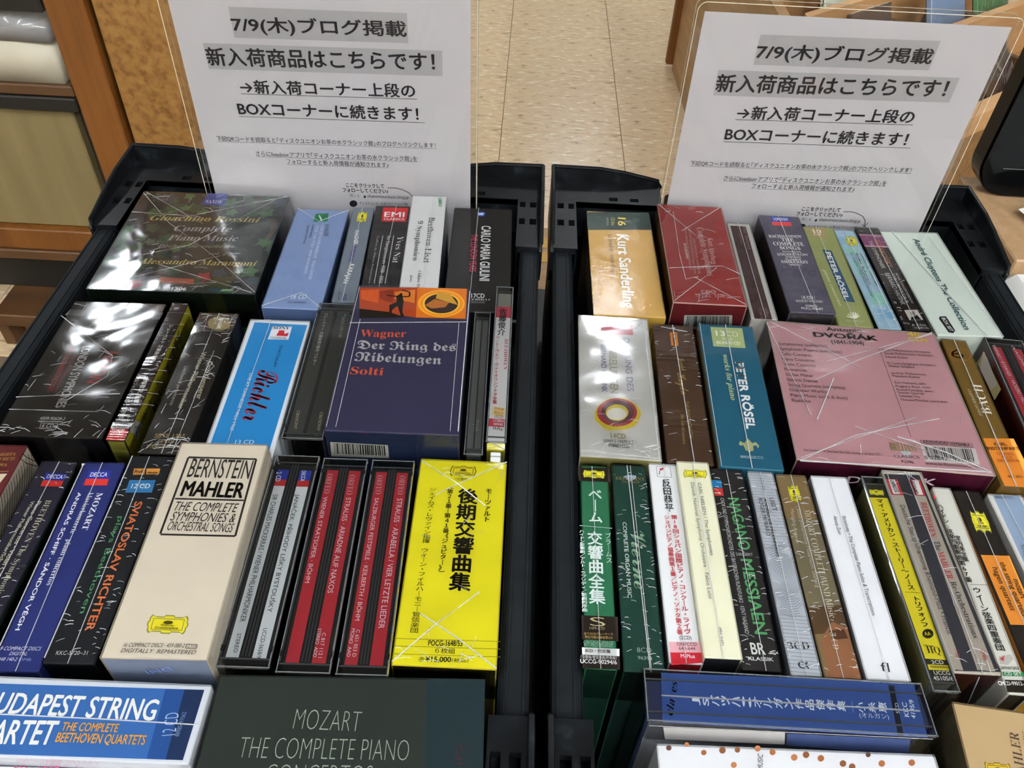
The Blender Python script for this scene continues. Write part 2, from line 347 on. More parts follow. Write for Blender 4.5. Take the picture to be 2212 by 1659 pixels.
# ---------------------------------------------------------------- folding crates
cr_m = noise_mat('crate_plastic', [(0.3, '101214'), (0.7, '16191b')], nscale=9, detail=8, rough=0.5, bump=0.05, dist=0.0006, spec=0.10)
cr_d = noise_mat('crate_corner_plastic', [(0.30, '07080a'), (0.60, '0f1113'), (0.76, '25282c')], nscale=7, detail=8, rough=0.36, bump=0.08, dist=0.0008, spec=0.16)
def grid_plate(b, xs, ys, skip, z0, z1, m):
    nx, ny = len(xs) - 1, len(ys) - 1
    on = lambda i, j: 0 <= i < nx and 0 <= j < ny and (i, j) not in skip
    for i in range(nx):
        for j in range(ny):
            if not on(i, j): continue
            a, c, d, e = xs[i], xs[i + 1], ys[j], ys[j + 1]
            b.poly([(a, d, z1), (c, d, z1), (c, e, z1), (a, e, z1)], m); b.poly([(a, d, z0), (a, e, z0), (c, e, z0), (c, d, z0)], m)
            if not on(i - 1, j): b.poly([(a, d, z0), (a, d, z1), (a, e, z1), (a, e, z0)], m)
            if not on(i + 1, j): b.poly([(c, d, z0), (c, e, z0), (c, e, z1), (c, d, z1)], m)
            if not on(i, j - 1): b.poly([(a, d, z0), (c, d, z0), (c, d, z1), (a, d, z1)], m)
            if not on(i, j + 1): b.poly([(a, e, z0), (a, e, z1), (c, e, z1), (c, e, z0)], m)
def crate(x0, x1, y0, y1, label):
    """outer faces of the raised lips at x0..x1, y0..y1; height measured from the table"""
    r = empty('storage_crate', ((x0 + x1) / 2, (y0 + y1) / 2, TABLE + 0.0005)); tag(r, label, 'crate', 'black folding crates')
    W, L = (x1 - x0) / 2, (y1 - y0) / 2; zo = TABLE + 0.0005
    Z = lambda z: z - zo
    LP = 0.0022; arm = 0.096; rw = 0.0135; side = 0.0180; back = 0.031
    def B(name, *a, m=cr_m, c=0.0015): b = MB(); b.box(*a, m, c=c); return b.build(name, r)
    B('floor_panel', -W + 0.006, W - 0.006, -L + 0.01, L - 0.01, 0.0, Z(BASE) - 0.0005)
    for s in (-1, 1):
        xo = s * (W - LP); xi = xo - s * rw
        b = MB(); b.box(min(xo, xi), max(xo, xi), -L + arm - 0.002, L - arm + 0.002, Z(-0.030), Z(-0.006), cr_m, c=0.0018)
        xj = xi - s * 0.0010; b.box(min(xi, xj), max(xi, xj), -L + arm, L - arm, Z(-0.030), Z(-0.0085), cr_m, c=0.0008)
        xg = xi + s * 0.0032; b.box(xg - 0.0006, xg + 0.0006, -L + arm, L - arm, Z(-0.0062), Z(-0.0052), cr_m, c=0.0002)
        xg = xo - s * 0.0026; b.box(xg - 0.0006, xg + 0.0006, -L + arm, L - arm, Z(-0.0062), Z(-0.0052), cr_m, c=0.0002)
        b.build('rail', r)
        xw = xo - s * 0.006
        B('wall_panel', min(xo, xw) , max(xo, xw), -L + 0.01, L - 0.01, Z(BASE), Z(-0.031), c=0.001)
        ya, yb = s * (L - LP - 0.0005), s * (L - LP - 0.0185)
        b = MB(); b.box(-W + arm, W - arm, min(ya, yb), max(ya, yb), Z(-0.03), Z(-0.008), cr_m, c=0.0018); b.build('rail', r)
        yw = ya - s * 0.006
        B('wall_panel', -W + 0.0105, W - 0.0105, min(ya, yw), max(ya, yw), Z(BASE), Z(-0.031), c=0.001)
        for k in range(6):
            yy = -L + 0.08 + k * (2 * L - 0.16) / 5
            xx = xo - s * 0.008; B('rib', min(xx, xo - s * 0.006), max(xx, xo - s * 0.006), yy - 0.002, yy + 0.002, Z(BASE), Z(-0.032), c=0.0003)
    for sx in (-1, 1):
        for sy in (-1, 1):
            b = MB(); h = 0.0052
            # plan of the L: distances from the outer corner, holes left out of the plate
            xs = [0, 0.0030, 0.0030 + h, 0.0118, 0.0118 + h - 0.0006, side, 0.030, 0.045, 0.052, 0.062, 0.069, arm - 0.008]
            ys = [0, 0.010, 0.0155, 0.0225, 0.0275, back, 0.0345, 0.042, 0.058, 0.066 if sy > 0 else 0.080, arm]
            skip = set()
            for i in range(len(xs) - 1):
                for j in range(len(ys) - 1):
                    if xs[i] >= side - 1e-6 and ys[j] >= back - 1e-6: skip.add((i, j))
                    if i in (1, 3) and j in (6, 8): skip.add((i, j))
                    if i in (7, 9) and j == 3: skip.add((i, j))
            X = [sx * (W - LP - v) for v in xs]; Y = [sy * (L - LP - v) for v in ys]
            grid_plate(b, X, Y, skip, Z(-0.007), Z(-0.0015), cr_d)
            # skirt below the plate, inner edge
            def bb(xa, xb, ya, yb, za, zb, c=0.0012): b.box(min(xa, xb), max(xa, xb), min(ya, yb), max(ya, yb), za, zb, cr_d, c=c)
            bb(sx * (W - LP - side + 0.0015), sx * (W - LP - side), sy * (L - LP - back), sy * (L - LP - arm), Z(-0.034), Z(-0.0018), 0.0004)
            bb(sx * (W - LP - side), sx * (W - LP - arm + 0.008), sy * (L - LP - back + 0.0015), sy * (L - LP - back), Z(-0.034), Z(-0.0018), 0.0004)
            # dark backing under the holes
            bb(sx * (W - LP - 0.001), sx * (W - LP - side + 0.002), sy * (L - LP - 0.001), sy * (L - LP - arm + 0.002), Z(-0.030), Z(-0.028), 0)
            b.build('corner_piece', r)
            # raised lip, tallest at the corner, sloping to its ends
            b = MB(); top, mid = Z(0.0115), Z(0.0085)
            for ax in (0, 1):
                ln = arm + (0.004 if ax == 0 else -0.004)
                prof = [(0, Z(-0.04)), (0, top), (0.040, top - 0.0005), (0.060, mid), (ln - 0.003, Z(0.002)), (ln, Z(-0.002)), (ln, Z(-0.022)), (ln - 0.012, Z(-0.04))]
                if ax == 0:
                    q = [(sy * (L - p[0]), p[1]) for p in prof]; b.prism(q, sx * W, sx * (W - LP), cr_d, axis=0)
                else:
                    q = [(sx * (W - p[0]), p[1]) for p in prof]; b.prism(q, sy * L, sy * (L - LP), cr_d, axis=1)
            pts = [(-1, 0)]
            b.tube([(sx * (W - LP / 2), sy * (L - LP / 2 - 0), top - 0.0004), (sx * (W - LP / 2), sy * (L - 0.040), top - 0.0008), (sx * (W - LP / 2), sy * (L - 0.060), mid - 0.0003), (sx * (W - LP / 2), sy * (L - arm - 0.001), Z(0.002)), (sx * (W - LP / 2), sy * (L - arm - 0.004), Z(-0.004))], 0.0016, cr_d, 8)
            b.tube([(sx * (W - LP / 2), sy * (L - LP / 2), top - 0.0004), (sx * (W - 0.040), sy * (L - LP / 2), top - 0.0008), (sx * (W - 0.060), sy * (L - LP / 2), mid - 0.0003), (sx * (W - arm + 0.007), sy * (L - LP / 2), Z(0.002)), (sx * (W - arm + 0.004), sy * (L - LP / 2), Z(-0.004))], 0.0016, cr_d, 8)
            b.smooth = False; b.build('lip', r)
    return r
crate(-0.3225, 0.0174, 0.059, 0.611, 'left black plastic crate packed with disc boxes')
crate(0.0236, 0.3680, 0.059, 0.612, 'right black plastic crate packed with disc boxes, beside the tan board')
# ---------------------------------------------------------------- lettering
def mth(s, up, lo, dg=None, exc=None):
    r = ''
    for c in s:
        if exc and c in exc: r += exc[c]
        elif 'A' <= c <= 'Z': r += chr(up + ord(c) - 65)
        elif 'a' <= c <= 'z': r += chr(lo + ord(c) - 97)
        elif c.isdigit() and c.isascii() and dg: r += chr(dg + int(c))
        else: r += c
    return r
CACHE = {}; JOBS = []
def styled(s, st):
    """-> (body, curve offset, copies) for a style: r regular, b bold, S serif bold, s serif, i serif italic, I bold italic, f fraktur, c script, o sans italic, L light"""
    asc = all(ord(c) < 128 or c in '·–～' for c in s)
    if st in 'bB': return s, 0, (0.022 if iscjk(s) else 0.02)
    if st == 'S': return (mth(s, 0x1D400, 0x1D41A, 0x1D7CE) if asc else s), 0, 0
    if st == 's': return (mth(s, 0x1D400, 0x1D41A, 0x1D7CE), -0.011, 0) if asc else (s, 0, 0)
    if st in 'iI': return (mth(s, 0x1D400, 0x1D41A) if asc else s), (-0.011 if st == 'i' and asc else 0), 0
    if st == 'f': return mth(s, 0x1D56C, 0x1D586), 0.004, 0
    if st == 'c': return mth(s, 0x1D4D0, 0x1D4EA), 0, 0
    if st == 'o': return s, 0, 0
    if st == 'H': return s, -0.026, 0
    if st == 'L': return s, -0.012 if asc else 0, 0
    return s, 0, 0
def iscjk(s): return any(ord(c) > 0x2e80 and ord(c) < 0x1D000 for c in s)
class Face:
    """a face of a thing: pixel -> local point on it"""
    def __init__(s, root, M, p, n): s.root = root; s.inv = M.inverted(); s.p = M @ Vector(p); s.nl = Vector(n); s.n = (M.to_3x3() @ Vector(n)); s.k = 0; s.pl = Vector(p)
    def loc(s, px):
        d = direc(px); t = (s.p - CAM).dot(s.n) / d.dot(s.n); return s.inv @ (CAM + d * t)
    def lift(s, q, k): return q + s.nl * k
cur = None; FC = None
def cc(c, x, y): return (c[0] + x * c[2], c[1] + y * c[2])
def T(c, s, x0, y0, x1, y1, h, col, st='r', sq=None):
    a, b = cc(c, x0, y0), cc(c, x1, y1); dx, dy = b[0] - a[0], b[1] - a[1]; hh = h * c[2]
    if abs(dx) >= abs(dy): e = (a[0], a[1] - hh) if dx > 0 else (a[0], a[1] + hh)
    else: e = (a[0] + hh, a[1]) if dy > 0 else (a[0] - hh, a[1])
    p0, p1, p2 = FC.loc(a), FC.loc(b), FC.loc(e); ex = p1 - p0; up = FC.nl.cross(ex).normalized(); d = (p2 - p0).dot(up)
    JOBS.append((cur, col, s, st, FC.lift(p0, 0.00028), ex, up * d, False))
def V(c, s, x0, y0, x1, y1, wd, col, st='r'):
    a, b = cc(c, x0, y0), cc(c, x1, y1); e = (a[0] + wd * c[2], a[1])
    p0, p1, p2 = FC.loc(a), FC.loc(b), FC.loc(e); ey = p1 - p0; rt = ey.cross(FC.nl).normalized() * -1; d = (p2 - p0).dot(rt)
    s = s.replace('ー', '｜').replace('－', '｜')
    JOBS.append((cur, col, '\n'.join(s), st, FC.lift(p0, 0.00028), ey, rt * d, True))
def PM(pts3, m, k=None, tgt='print'):
    FC.k += 1; z = 0.00004 + 0.000002 * FC.k
    cur['mb'].setdefault(tgt, MB()).poly([FC.lift(q, z) for q in pts3], m)
def P(c, pts, col, tgt='print'): PM([FC.loc(cc(c, *q)) for q in pts], ink(col) if isinstance(col, str) else col, tgt=tgt)
def Q(x0, x1, y0, y1): return [(x0, y0), (x1, y0), (x1, y1), (x0, y1)]
def UP(uv, col, tgt='print', m=None):
    """patch in face fractions of the top: u 0..1 left-right, v 0..1 far-near"""
    W, L = cur['W'], cur['L']; PM([Vector(((u - 0.5) * W, (0.5 - v) * L, cur['H'])) for u, v in uv], m or ink(col), tgt=tgt)
def LN(c, pts, wd, col, tgt='print'):
    q = [FC.loc(cc(c, *p)) for p in pts]; m = ink(col) if isinstance(col, str) else col
    FC.k += 1; z = 0.00004 + 0.000002 * FC.k; mb = cur['mb'].setdefault(tgt, MB())
    for a, b in zip(q, q[1:]):
        d = (b - a); s = FC.nl.cross(d).normalized() * (wd / 2000); mb.poly([FC.lift(x, z) for x in (a + s, b + s, b - s, a - s)], m)
def quadmap(c, q):
    a, b, d, e = [FC.loc(cc(c, *p)) for p in q]
    return lambda u, v: (a * (1 - u) + b * u) * (1 - v) + (e * (1 - u) + d * u) * v
def DG(c, q, frame='8d8a3a', yel='f4e23a', txt=True):
    """yellow cartouche emblem with notched frame; q = its TL, TR, BR, BL as read"""
    f = quadmap(c, q)
    half = [(0.0, 0.16), (0.05, 0.0), (0.14, 0.09), (0.36, 0.09), (0.39, 0.0)]
    o = half + [(1 - x, y) for x, y in half[::-1]]; o = o + [(1.0, 0.36), (1.03, 0.40), (1.03, 0.60), (1.0, 0.64)] + [(1 - x, 1 - y) for x, y in half] + [(x, 1 - y) for x, y in half[::-1]] + [(0.0, 0.64), (-0.03, 0.60), (-0.03, 0.40), (0.0, 0.36)]
    sc_ = lambda k, kx: [((x - 0.5) * kx + 0.5, (y - 0.5) * k + 0.5) for x, y in o]
    PM([f(*p) for p in o], ink(frame), tgt='emblem'); PM([f(*p) for p in sc_(0.86, 0.93)], ink(yel), tgt='emblem')
    R = lambda x0, y0: [f(x0, y0), f(1 - x0, y0), f(1 - x0, 1 - y0), f(x0, 1 - y0)]
    PM(R(0.09, 0.19), ink(frame), tgt='emblem'); PM(R(0.115, 0.235), ink(yel), tgt='emblem')
    PM([f(0.5 + 0.13 * math.cos(t), 0.40 + 0.10 * math.sin(t)) for t in [k * math.pi / 6 for k in range(12)]], ink('4a4210'), tgt='emblem')
    if txt:
        for s, v0, v1, a, b in (('Deutsche', 0.60, 0.50, 0.33, 0.67), ('Grammophon', 0.75, 0.63, 0.20, 0.80)):
            p0, p1, p2 = f(a, v0), f(b, v0), f(a, v1); ex = p1 - p0; up = FC.nl.cross(ex).normalized(); d = (p2 - p0).dot(up)
            JOBS.append((cur, '3a340c', s, 'S', FC.lift(p0, 0.0003), ex, up * d, False))
def TWO(c, q, s, mid=0.55, col1='2b3aa0', col2='d23a30', tc='e8e8ee'):
    """blue over red label block"""
    f = quadmap(c, q)
    PM([f(0, 0), f(1, 0), f(1, mid), f(0, mid)], ink(col1), tgt='emblem'); PM([f(0, mid), f(1, mid), f(1, 1), f(0, 1)], ink(col2), tgt='emblem')
    if s:
        p0, p1, p2 = f(0.12, mid - 0.13), f(0.88, mid - 0.13), f(0.12, 0.13); ex = p1 - p0; up = FC.nl.cross(ex).normalized()
        JOBS.append((cur, tc, s, 'b', FC.lift(p0, 0.0003), ex, up * (p2 - p0).dot(up), False))
def BAR(c, q, seed=1, card='e6e6e4', v1=0.8):
    f = quadmap(c, q); PM([f(0, 0), f(1, 0), f(1, 1), f(0, 1)], ink(card), tgt='barcode')
    rr = random.Random(seed); u = 0.06
    while u < 0.93:
        wd = rr.choice((0.008, 0.008, 0.016, 0.024)); PM([f(u, 0.06), f(u + wd, 0.06), f(u + wd, v1), f(u, v1)], ink('151515'), tgt='barcode'); u += wd + rr.choice((0.008, 0.012, 0.02))
def SEAM(c, pts, r=0.00022):
    """weld or fold of the wrapping, a thin raised ridge"""
    q = [FC.lift(FC.loc(cc(c, *p)), 0.00062) for p in pts]; cur['mb'].setdefault('seam', MB()).tube(q, r, SEAMM, 4)
def SEAMU(uv, r=0.0002):
    W, L = cur['W'], cur['L']; q = [Vector(((u - 0.5) * W, (0.5 - v) * L, cur['H'] + 0.00062)) for u, v in uv]; cur['mb'].setdefault('seam', MB()).tube(q, r, SEAMM, 4)
def face(k): global FC; FC = cur['faces'][k]
NW = {'fine': 70, 'cross': 34, 'glare': 60, 'loose': 26}
SEAMM = film_mat('film_seam', wr=0.6, rough=0.12, k=2.6, tint=(0.97, 0.97, 0.97), haze=0.38)
FILMS = {
    'smooth': film_mat('wrap_smooth', wr=0.22, nscale=26, rough=0.05, k=1.0),
    'ripple': film_mat('wrap_ripple', wr=0.45, fine=0.25, nscale=14, rough=0.13, k=0.42),
    'loose': film_mat('wrap_loose', wr=0.7, nscale=15, rough=0.09, k=1.3),
    'glare': film_mat('wrap_glare', wr=1.2, nscale=15, rough=0.11, k=2.6),
    'fine': film_mat('wrap_fine', wr=0.4, fine=0.4, fs=(0.35, 1.2, 1), nscale=20, rough=0.08, k=1.2),
    'cross': film_mat('wrap_cross', wr=0.3, fine=0.6, fs=(0.12, 1.6, 1), nscale=20, rough=0.08, k=1.3),
    'shell': film_mat('clear_styrene', wr=0.12, nscale=30, rough=0.05, k=1.3, tint=(0.90, 0.91, 0.91)),
}
BOXES = []
def new(key, z, kind, label, top, front=None, left=None, right=None, edge=None, film='smooth', cat='CD box', quad=None, bottom=None, dark='1d1e20', shrinkW=0.3):
    global cur, FC
    q = [atz(p, z) for p in (quad or QD[key])]; ctr = sum(q, Vector()) / 4
    ex = ((q[1] - q[0]) + (q[2] - q[3])) / 2; ey = ((q[0] - q[3]) + (q[1] - q[2])) / 2
    yaw = math.atan2(ex.y, ex.x) if ex.length > ey.length else math.atan2(ey.y, ey.x) - math.pi / 2
    ux, uy = Vector((math.cos(yaw), math.sin(yaw), 0)), Vector((-math.sin(yaw), math.cos(yaw), 0))
    W, L = abs(ex.dot(ux)) - shrinkW / 1000, abs(ey.dot(uy)); zb = BASE if bottom is None else bottom; H = z - zb
    r = empty(kind, (ctr.x, ctr.y, zb), yaw); M = Matrix.Translation((ctr.x, ctr.y, zb)) @ Matrix.Rotation(yaw, 4, 'Z')
    side = 'left crate' if ctr.x < 0.02 else 'right crate'
    tag(r, label, cat, ('jewel cases in the ' if kind == 'jewel_case' else 'boxed disc sets in the ') + side)
    cur = dict(root=r, M=M, W=W, L=L, H=H, mb={}, key=key)
    cur['faces'] = dict(top=Face(r, M, (0, 0, H), (0, 0, 1)), front=Face(r, M, (0, -L / 2, H), (0, -1, 0)), left=Face(r, M, (-W / 2, 0, H), (-1, 0, 0)), right=Face(r, M, (W / 2, 0, H), (1, 0, 0)))
    FC = cur['faces']['top']; BOXES.append(cur)
    if kind == 'jewel_case':
        b = MB(); dk = mat('tray_' + dark, dark, 0.22)
        b.box(-W / 2 + 0.0012, W / 2 - 0.0012, -L / 2 + 0.005, L / 2 - 0.005, 0.001, H - 0.0016, dk, c=0.0006, faces={k: paper(v) for k, v in (('left', left), ('right', right)) if v}); b.build('tray', r)
        b = MB(); b.box(-W / 2, W / 2, -L / 2, L / 2, 0, H, FILMS['shell'], c=0.0008); b.build('clear_shell', r)
        b = MB(); em = mat('shell_edge', '55585a', 0.15, coat=0.5); t = 0.0005
        for s in (-1, 1):
            b.box(s * (W / 2 - t) - t / 2, s * (W / 2 - t) + t / 2, -L / 2, L / 2, H + 0.00005, H + 0.0003, em); b.box(-W / 2, W / 2, s * (L / 2 - t) - t / 2, s * (L / 2 - t) + t / 2, H + 0.00005, H + 0.0003, em)
            b.box(-W / 2 + 0.001, W / 2 - 0.001, s * (L / 2 - 0.0048) - t / 2, s * (L / 2 - 0.0048) + t / 2, H - 0.0012, H - 0.0004, em)
        b.build('shell_rim', r)
        FC.p = M @ Vector((0, 0, H - 0.0014)); cur['H2'] = H - 0.0014
    else:
        fm = dict(top=paper(top), edge=paper(edge or top))
        for k, v in (('front', front), ('left', left), ('right', right)):
            fm[k] = paper(v or top)
        b = MB(); b.box(-W / 2, W / 2, -L / 2, L / 2, 0, H, paper(top), c=0.0006, faces=fm); b.build('carton', r)
        if film:
            b = MB(); o = 0.0005; n, mm = max(2, int(W / 0.008)), max(2, int(L / 0.008)); V_, F_ = [], []
            rr = random.Random(key); am = {'glare': 0.0005, 'loose': 0.0004}.get(film, 0.0001)
            for j in range(mm + 1):
                for i in range(n + 1):
                    ed = i in (0, n) or j in (0, mm)
                    V_.append((-W / 2 - o * .2 + (W + o * .4) * i / n, -L / 2 - o * .2 + (L + o * .4) * j / mm, H + o + (0 if ed else rr.random() * am)))
            F_ = [[j * (n + 1) + i, j * (n + 1) + i + 1, (j + 1) * (n + 1) + i + 1, (j + 1) * (n + 1) + i] for j in range(mm) for i in range(n)]
            b.smooth = True; b.add(V_, F_, FILMS[film]); zl = H - 0.03
            per = [(-W / 2 - o * .2, -L / 2 - o * .2), (W / 2 + o * .2, -L / 2 - o * .2), (W / 2 + o * .2, L / 2 + o * .2), (-W / 2 - o * .2, L / 2 + o * .2)]
            for a in range(4):
                p, q2 = per[a], per[(a + 1) % 4]; b.poly([(p[0], p[1], zl), (q2[0], q2[1], zl), (q2[0], q2[1], H + o), (p[0], p[1], H + o)], FILMS[film])
            ob = b.build('shrink_wrap', r, fix=False)
            if film in NW:
                b = MB(); rr = random.Random(key + 'w')
                for q_ in range(int(NW[film] * (1.0 if film != 'glare' else 1.4))):
                    if film in ('fine', 'cross'):
                        u = rr.choice((-1, 1)) * rr.uniform(0.32, 0.49) if rr.random() < .7 else rr.uniform(-.3, .3); v = rr.uniform(-.49, .49); an = rr.uniform(-.5, .5); ln = rr.uniform(.0012, .0042)
                    else:
                        u = rr.uniform(-.48, .48); v = rr.choice((-1, 1)) * rr.uniform(.40, .49) if rr.random() < .6 else rr.uniform(-.45, .45); an = rr.uniform(-.6, .6) + (math.pi / 2 if rr.random() < .3 else 0); ln = rr.uniform(.003, .010)
                    x, y, zz = u * W, v * L, H + 0.0006
                    hx = min(abs(W / 2 - abs(x)), ln / 2 * abs(math.cos(an)) + 1e-5); dy = ln / 2 * math.sin(an)
                    b.tube([(x - hx, max(-L / 2, y - dy), zz), (x + hx * .2, y + ln * .06, zz + 0.0002), (x + hx, min(L / 2, y + dy), zz)], rr.uniform(0.00007, 0.00018), SEAMM, 3)
                wo = b.build('wrinkle', ob, fix=False); wo['kind'] = 'stuff'
    return cur
def strips(specs, n_ribs=1):
    """coloured spine strips under the clear shell: (u0, u1, v0, v1, colour) ..."""
    for u0, u1, v0, v1, col in specs:
        W, L = cur['W'], cur['L']; PM([Vector(((u - 0.5) * W, (0.5 - v) * L, cur['H'] - 0.0014)) for u, v in ((u0, v0), (u1, v0), (u1, v1), (u0, v1))], ink(col), tgt='spine_label')
def ribs(us):
    b = MB(); m = mat('rib_grey', '3a3c3e', 0.2, coat=0.5); W, L, H = cur['W'], cur['L'], cur['H']
    for u in us: x = (u - 0.5) * W; b.box(x - 0.0004, x + 0.0004, -L / 2 + 0.006, L / 2 - 0.006, H - 0.0013, H - 0.0006, m)
    b.build('rib', cur['root'])
def notch():
    b = MB(); m = mat('notch_black', '050505', 0.3); W, L, H = cur['W'], cur['L'], cur['H']
    for s in (-1, 1):
        for t in (-1, 1): b.box(s * (W / 2 - 0.0012) - 0.0008, s * (W / 2 - 0.0012) + 0.0008, t * (L / 2 - 0.0095) - 0.0014, t * (L / 2 - 0.0095) + 0.0014, H + 0.0001, H + 0.0005, m)
    b.build('latch_notch', cur['root'])
def finish():
    need = {}
    for _, _, s, st, *_r in JOBS: need[(s, st)] = None
    tmp = []
    for k in need:
        body, off, cp = styled(*k); cu = bpy.data.curves.new('t', 'FONT'); cu.body = body; cu.offset = off; cu.resolution_u = 3; cu.shear = 0.25 if k[1] in 'iIo' else 0.0
        if '\n' in body: cu.align_x = 'CENTER'; cu.space_line = 0.98
        o = bpy.data.objects.new('t', cu); C.objects.link(o); tmp.append((k, o, cp))
    dg = bpy.context.evaluated_depsgraph_get()
    for k, o, cp in tmp:
        me = bpy.data.meshes.new_from_object(o.evaluated_get(dg)); vs = [(v.co.x, v.co.y) for v in me.vertices]; fs = [list(p.vertices) for p in me.polygons]
        if cp:
            n = len(vs); base = list(vs); vs = []; f2 = []
            for q, (dx, dy) in enumerate(((cp, 0), (-cp, 0), (0, cp * .8), (0, -cp * .8))):
                vs += [(x + dx, y + dy) for x, y in base]; f2 += [[a + q * n for a in f] for f in fs]
            fs = f2
        need[k] = (vs, fs); bpy.data.meshes.remove(me)
    for k, o, cp in tmp: cu = o.data; bpy.data.objects.remove(o); bpy.data.curves.remove(cu)
    for B_, col, s, st, p0, ex, up, vert in JOBS:
        vs, fs = need[(s, st)]
        if not vs: continue
        nrm = ex.cross(up).normalized() * (1 if not vert else 1); nb = len(vs) // 4 if (st in 'bB') else len(vs)
        xs = [v[0] for v in vs]; ys = [v[1] for v in vs]; xa, xb, ya, yb = min(xs), max(xs), min(ys), max(ys)
        if vert:
            cx = (xa + xb) / 2; h = max(0.5, xb - xa); V_ = [p0 + ex * ((yb - y) / (yb - ya)) + up * ((x - cx) / h) for x, y in vs]; nrm = -nrm if False else (up.cross(-ex)).normalized()
        else:
            y0 = ya if iscjk(s) else 0.0
            if not iscjk(s) and st == 'g': y0 = ya
            V_ = [p0 + ex * ((x - xa) / (xb - xa)) + up * ((y - y0) / (yb - y0)) for x, y in vs]
        if st in 'bB': V_ = [v + nrm * (0.00001 * (i // nb)) for i, v in enumerate(V_)]
        B_['mb'].setdefault('lettering', MB()).add(V_, fs, ink(col))
    for B_ in BOXES:
        kid = {c.name.split('.')[0]: c for c in B_['root'].children}
        base = kid.get('carton') or kid.get('tray') or kid.get('paper')
        for nm, mb in B_['mb'].items():
            mb.build({'print': 'printed_panel'}.get(nm, nm), (kid.get('shrink_wrap') or base) if nm == 'seam' else base, fix=False)
# top faces of the boxes, as seen in the photograph (far left, far right, near right, near left)
QD = dict( 
rossini=[(310,414),(628,425),(550,636),(187,625)], 
vivaldi=[(638,451),(758,455),(688,668),(569,665)], 
parsifal=[(763,449),(809,449),(767,652),(716,652)], 
nat=[(815,446),(884,443),(862,668),(768,668)], 
liszt9=[(891,423),(965,424),(943,682),(856,680)], 
giulini=[(976,452),(1112,449),(1100,675),(958,672)], 
haydn=[(160,652),(362,659),(217,948),(-8,941)], 
otsuka=[(373,656),(407,656),(271,952),(228,952)], 
klemp=[(431,679),(517,677),(400,982),(298,980)], 
richter=[(540,692),(671,694),(588,988),(436,985)], 
cbs=[(692,656),(765,656),(701,952),(603,945)], 
ring=[(773,618),(1020,624),(991,938),(701,933)], 
htpk=[(1024,675),(1062,675),(1043,984),(1001,982)], 
sato=[(1073,615),(1110,624),(1095,960),(1048,952)], 
muti=[(-60,960),(62,964),(-180,1400),(-320,1400)], 
beet=[(89,998),(169,999),(-58,1450),(-150,1450)], 
mozp=[(179,999),(274,1002),(77,1454),(-19,1449)], 
richb=[(284,988),(378,987),(205,1436),(89,1433)], 
mahler=[(389,957),(582,961),(445,1427),(219,1421)], 
janacek=[(593,983),(695,985),(579,1446),(466,1440)], 
orf1=[(698,990),(797,991),(713,1458),(594,1452)], 
orf2=[(804,993),(897,996),(839,1462),(723,1458)], 
yellow=[(908,994),(1096,999),(1076,1447),(842,1437)], 
kurt=[(1267,458),(1402,459),(1439,686),(1282,680)], 
atter=[(1419,442),(1558,446),(1614,659),(1454,656)], 
schum=[(1570,482),(1619,484),(1680,689),(1623,690)], 
rach=[(1638,465),(1725,467),(1805,678),(1707,675)], 
roseg=[(1734,489),(1799,492),(1893,707),(1806,705)], 
asken=[(1800,497),(1845,499),(1951,713),(1895,709)], 
tchai=[(1849,491),(1894,492),(2013,714),(1954,713)], 
cluyt=[(1901,501),(2024,503),(2163,720),(2030,732)], 
gott=[(1245,681),(1402,691),(1434,997),(1248,984)], 
haydnb=[(1408,701),(1497,706),(1542,1007),(1442,998)], 
roset=[(1509,699),(1624,707),(1695,1018),(1554,1007)], 
dvorak=[(1653,696),(2020,718),(2146,1025),(1725,996)], 
bach=[(2028,734),(2091,736),(2219,1053),(2170,1050)], 
redj=[(2140,742),(2230,745),(2340,1000),(2225,1000)], 
bohm=[(1250,1007),(1316,1010),(1339,1447),(1259,1444)], 
vierne=[(1322,1007),(1393,1007),(1437,1452),(1346,1453)], 
sorita=[(1400,1003),(1461,1004),(1518,1432),(1446,1436)], 
nielsen=[(1461,998),(1530,1000),(1604,1424),(1521,1421)], 
nagano=[(1533,1013),(1604,1018),(1688,1453),(1604,1447)], 
lisz=[(1614,1020),(1669,1021),(1776,1462),(1709,1458)], 
mozg=[(1675,1027),(1740,1027),(1860,1467),(1782,1463)], 
strav=[(1751,1029),(1828,1032),(1968,1471),(1872,1468)], 
trif=[(1860,1029),(1908,1030),(2078,1497),(2013,1494)], 
capr=[(1901,1017),(1992,1021),(2168,1458),(2056,1455)], 
camer=[(2011,1053),(2055,1056),(2238,1500),(2166,1503)], 
hagen=[(2056,1060),(2116,1064),(2306,1482),(2225,1480)], 
lblue=[(2131,1068),(2209,1071),(2424,1480),(2326,1480)], 
organ=[(1388,1443),(1997,1475),(2021,1593),(1397,1557)], 
organ2=[(1403,1562),(2000,1597),(1975,1650),(1432,1625)], 
dots=[(1421,1606),(2027,1634),(2045,1740),(1425,1720)], 
mahl2=[(2054,1524),(2300,1545),(2380,1800),(2130,1800)], 
buda=[(-80,1458),(457,1482),(408,1651),(-150,1630)], 
mozd=[(475,1456),(1056,1472),(1046,1700),(400,1700)], 
) 
c1 = (550, 380, .2941); c0 = (0, 380, .2712); c5 = (0, 640, .2712); c6 = (560, 640, .2712); k1 = (1180, 420, .2712); k2 = (1612, 420, .2712)
k3 = (1180, 660, .2351); k4 = (1640, 660, .2586); r0 = (0, 960, .3135); r1 = (400, 960, .3135); r2 = (800, 960, .3135); r3 = (1200, 980, .3014); r4 = (1600, 980, .3255)
b0 = (0, 1420, .3165); b1 = (700, 1420, .3165); b2 = (1380, 1420, .3761); rx = (2080, 700, .217); fx = (0, 0, 1.0)
WH = 'eceae6'; BK = '1c1a1a'; GO = 'c9b06a'
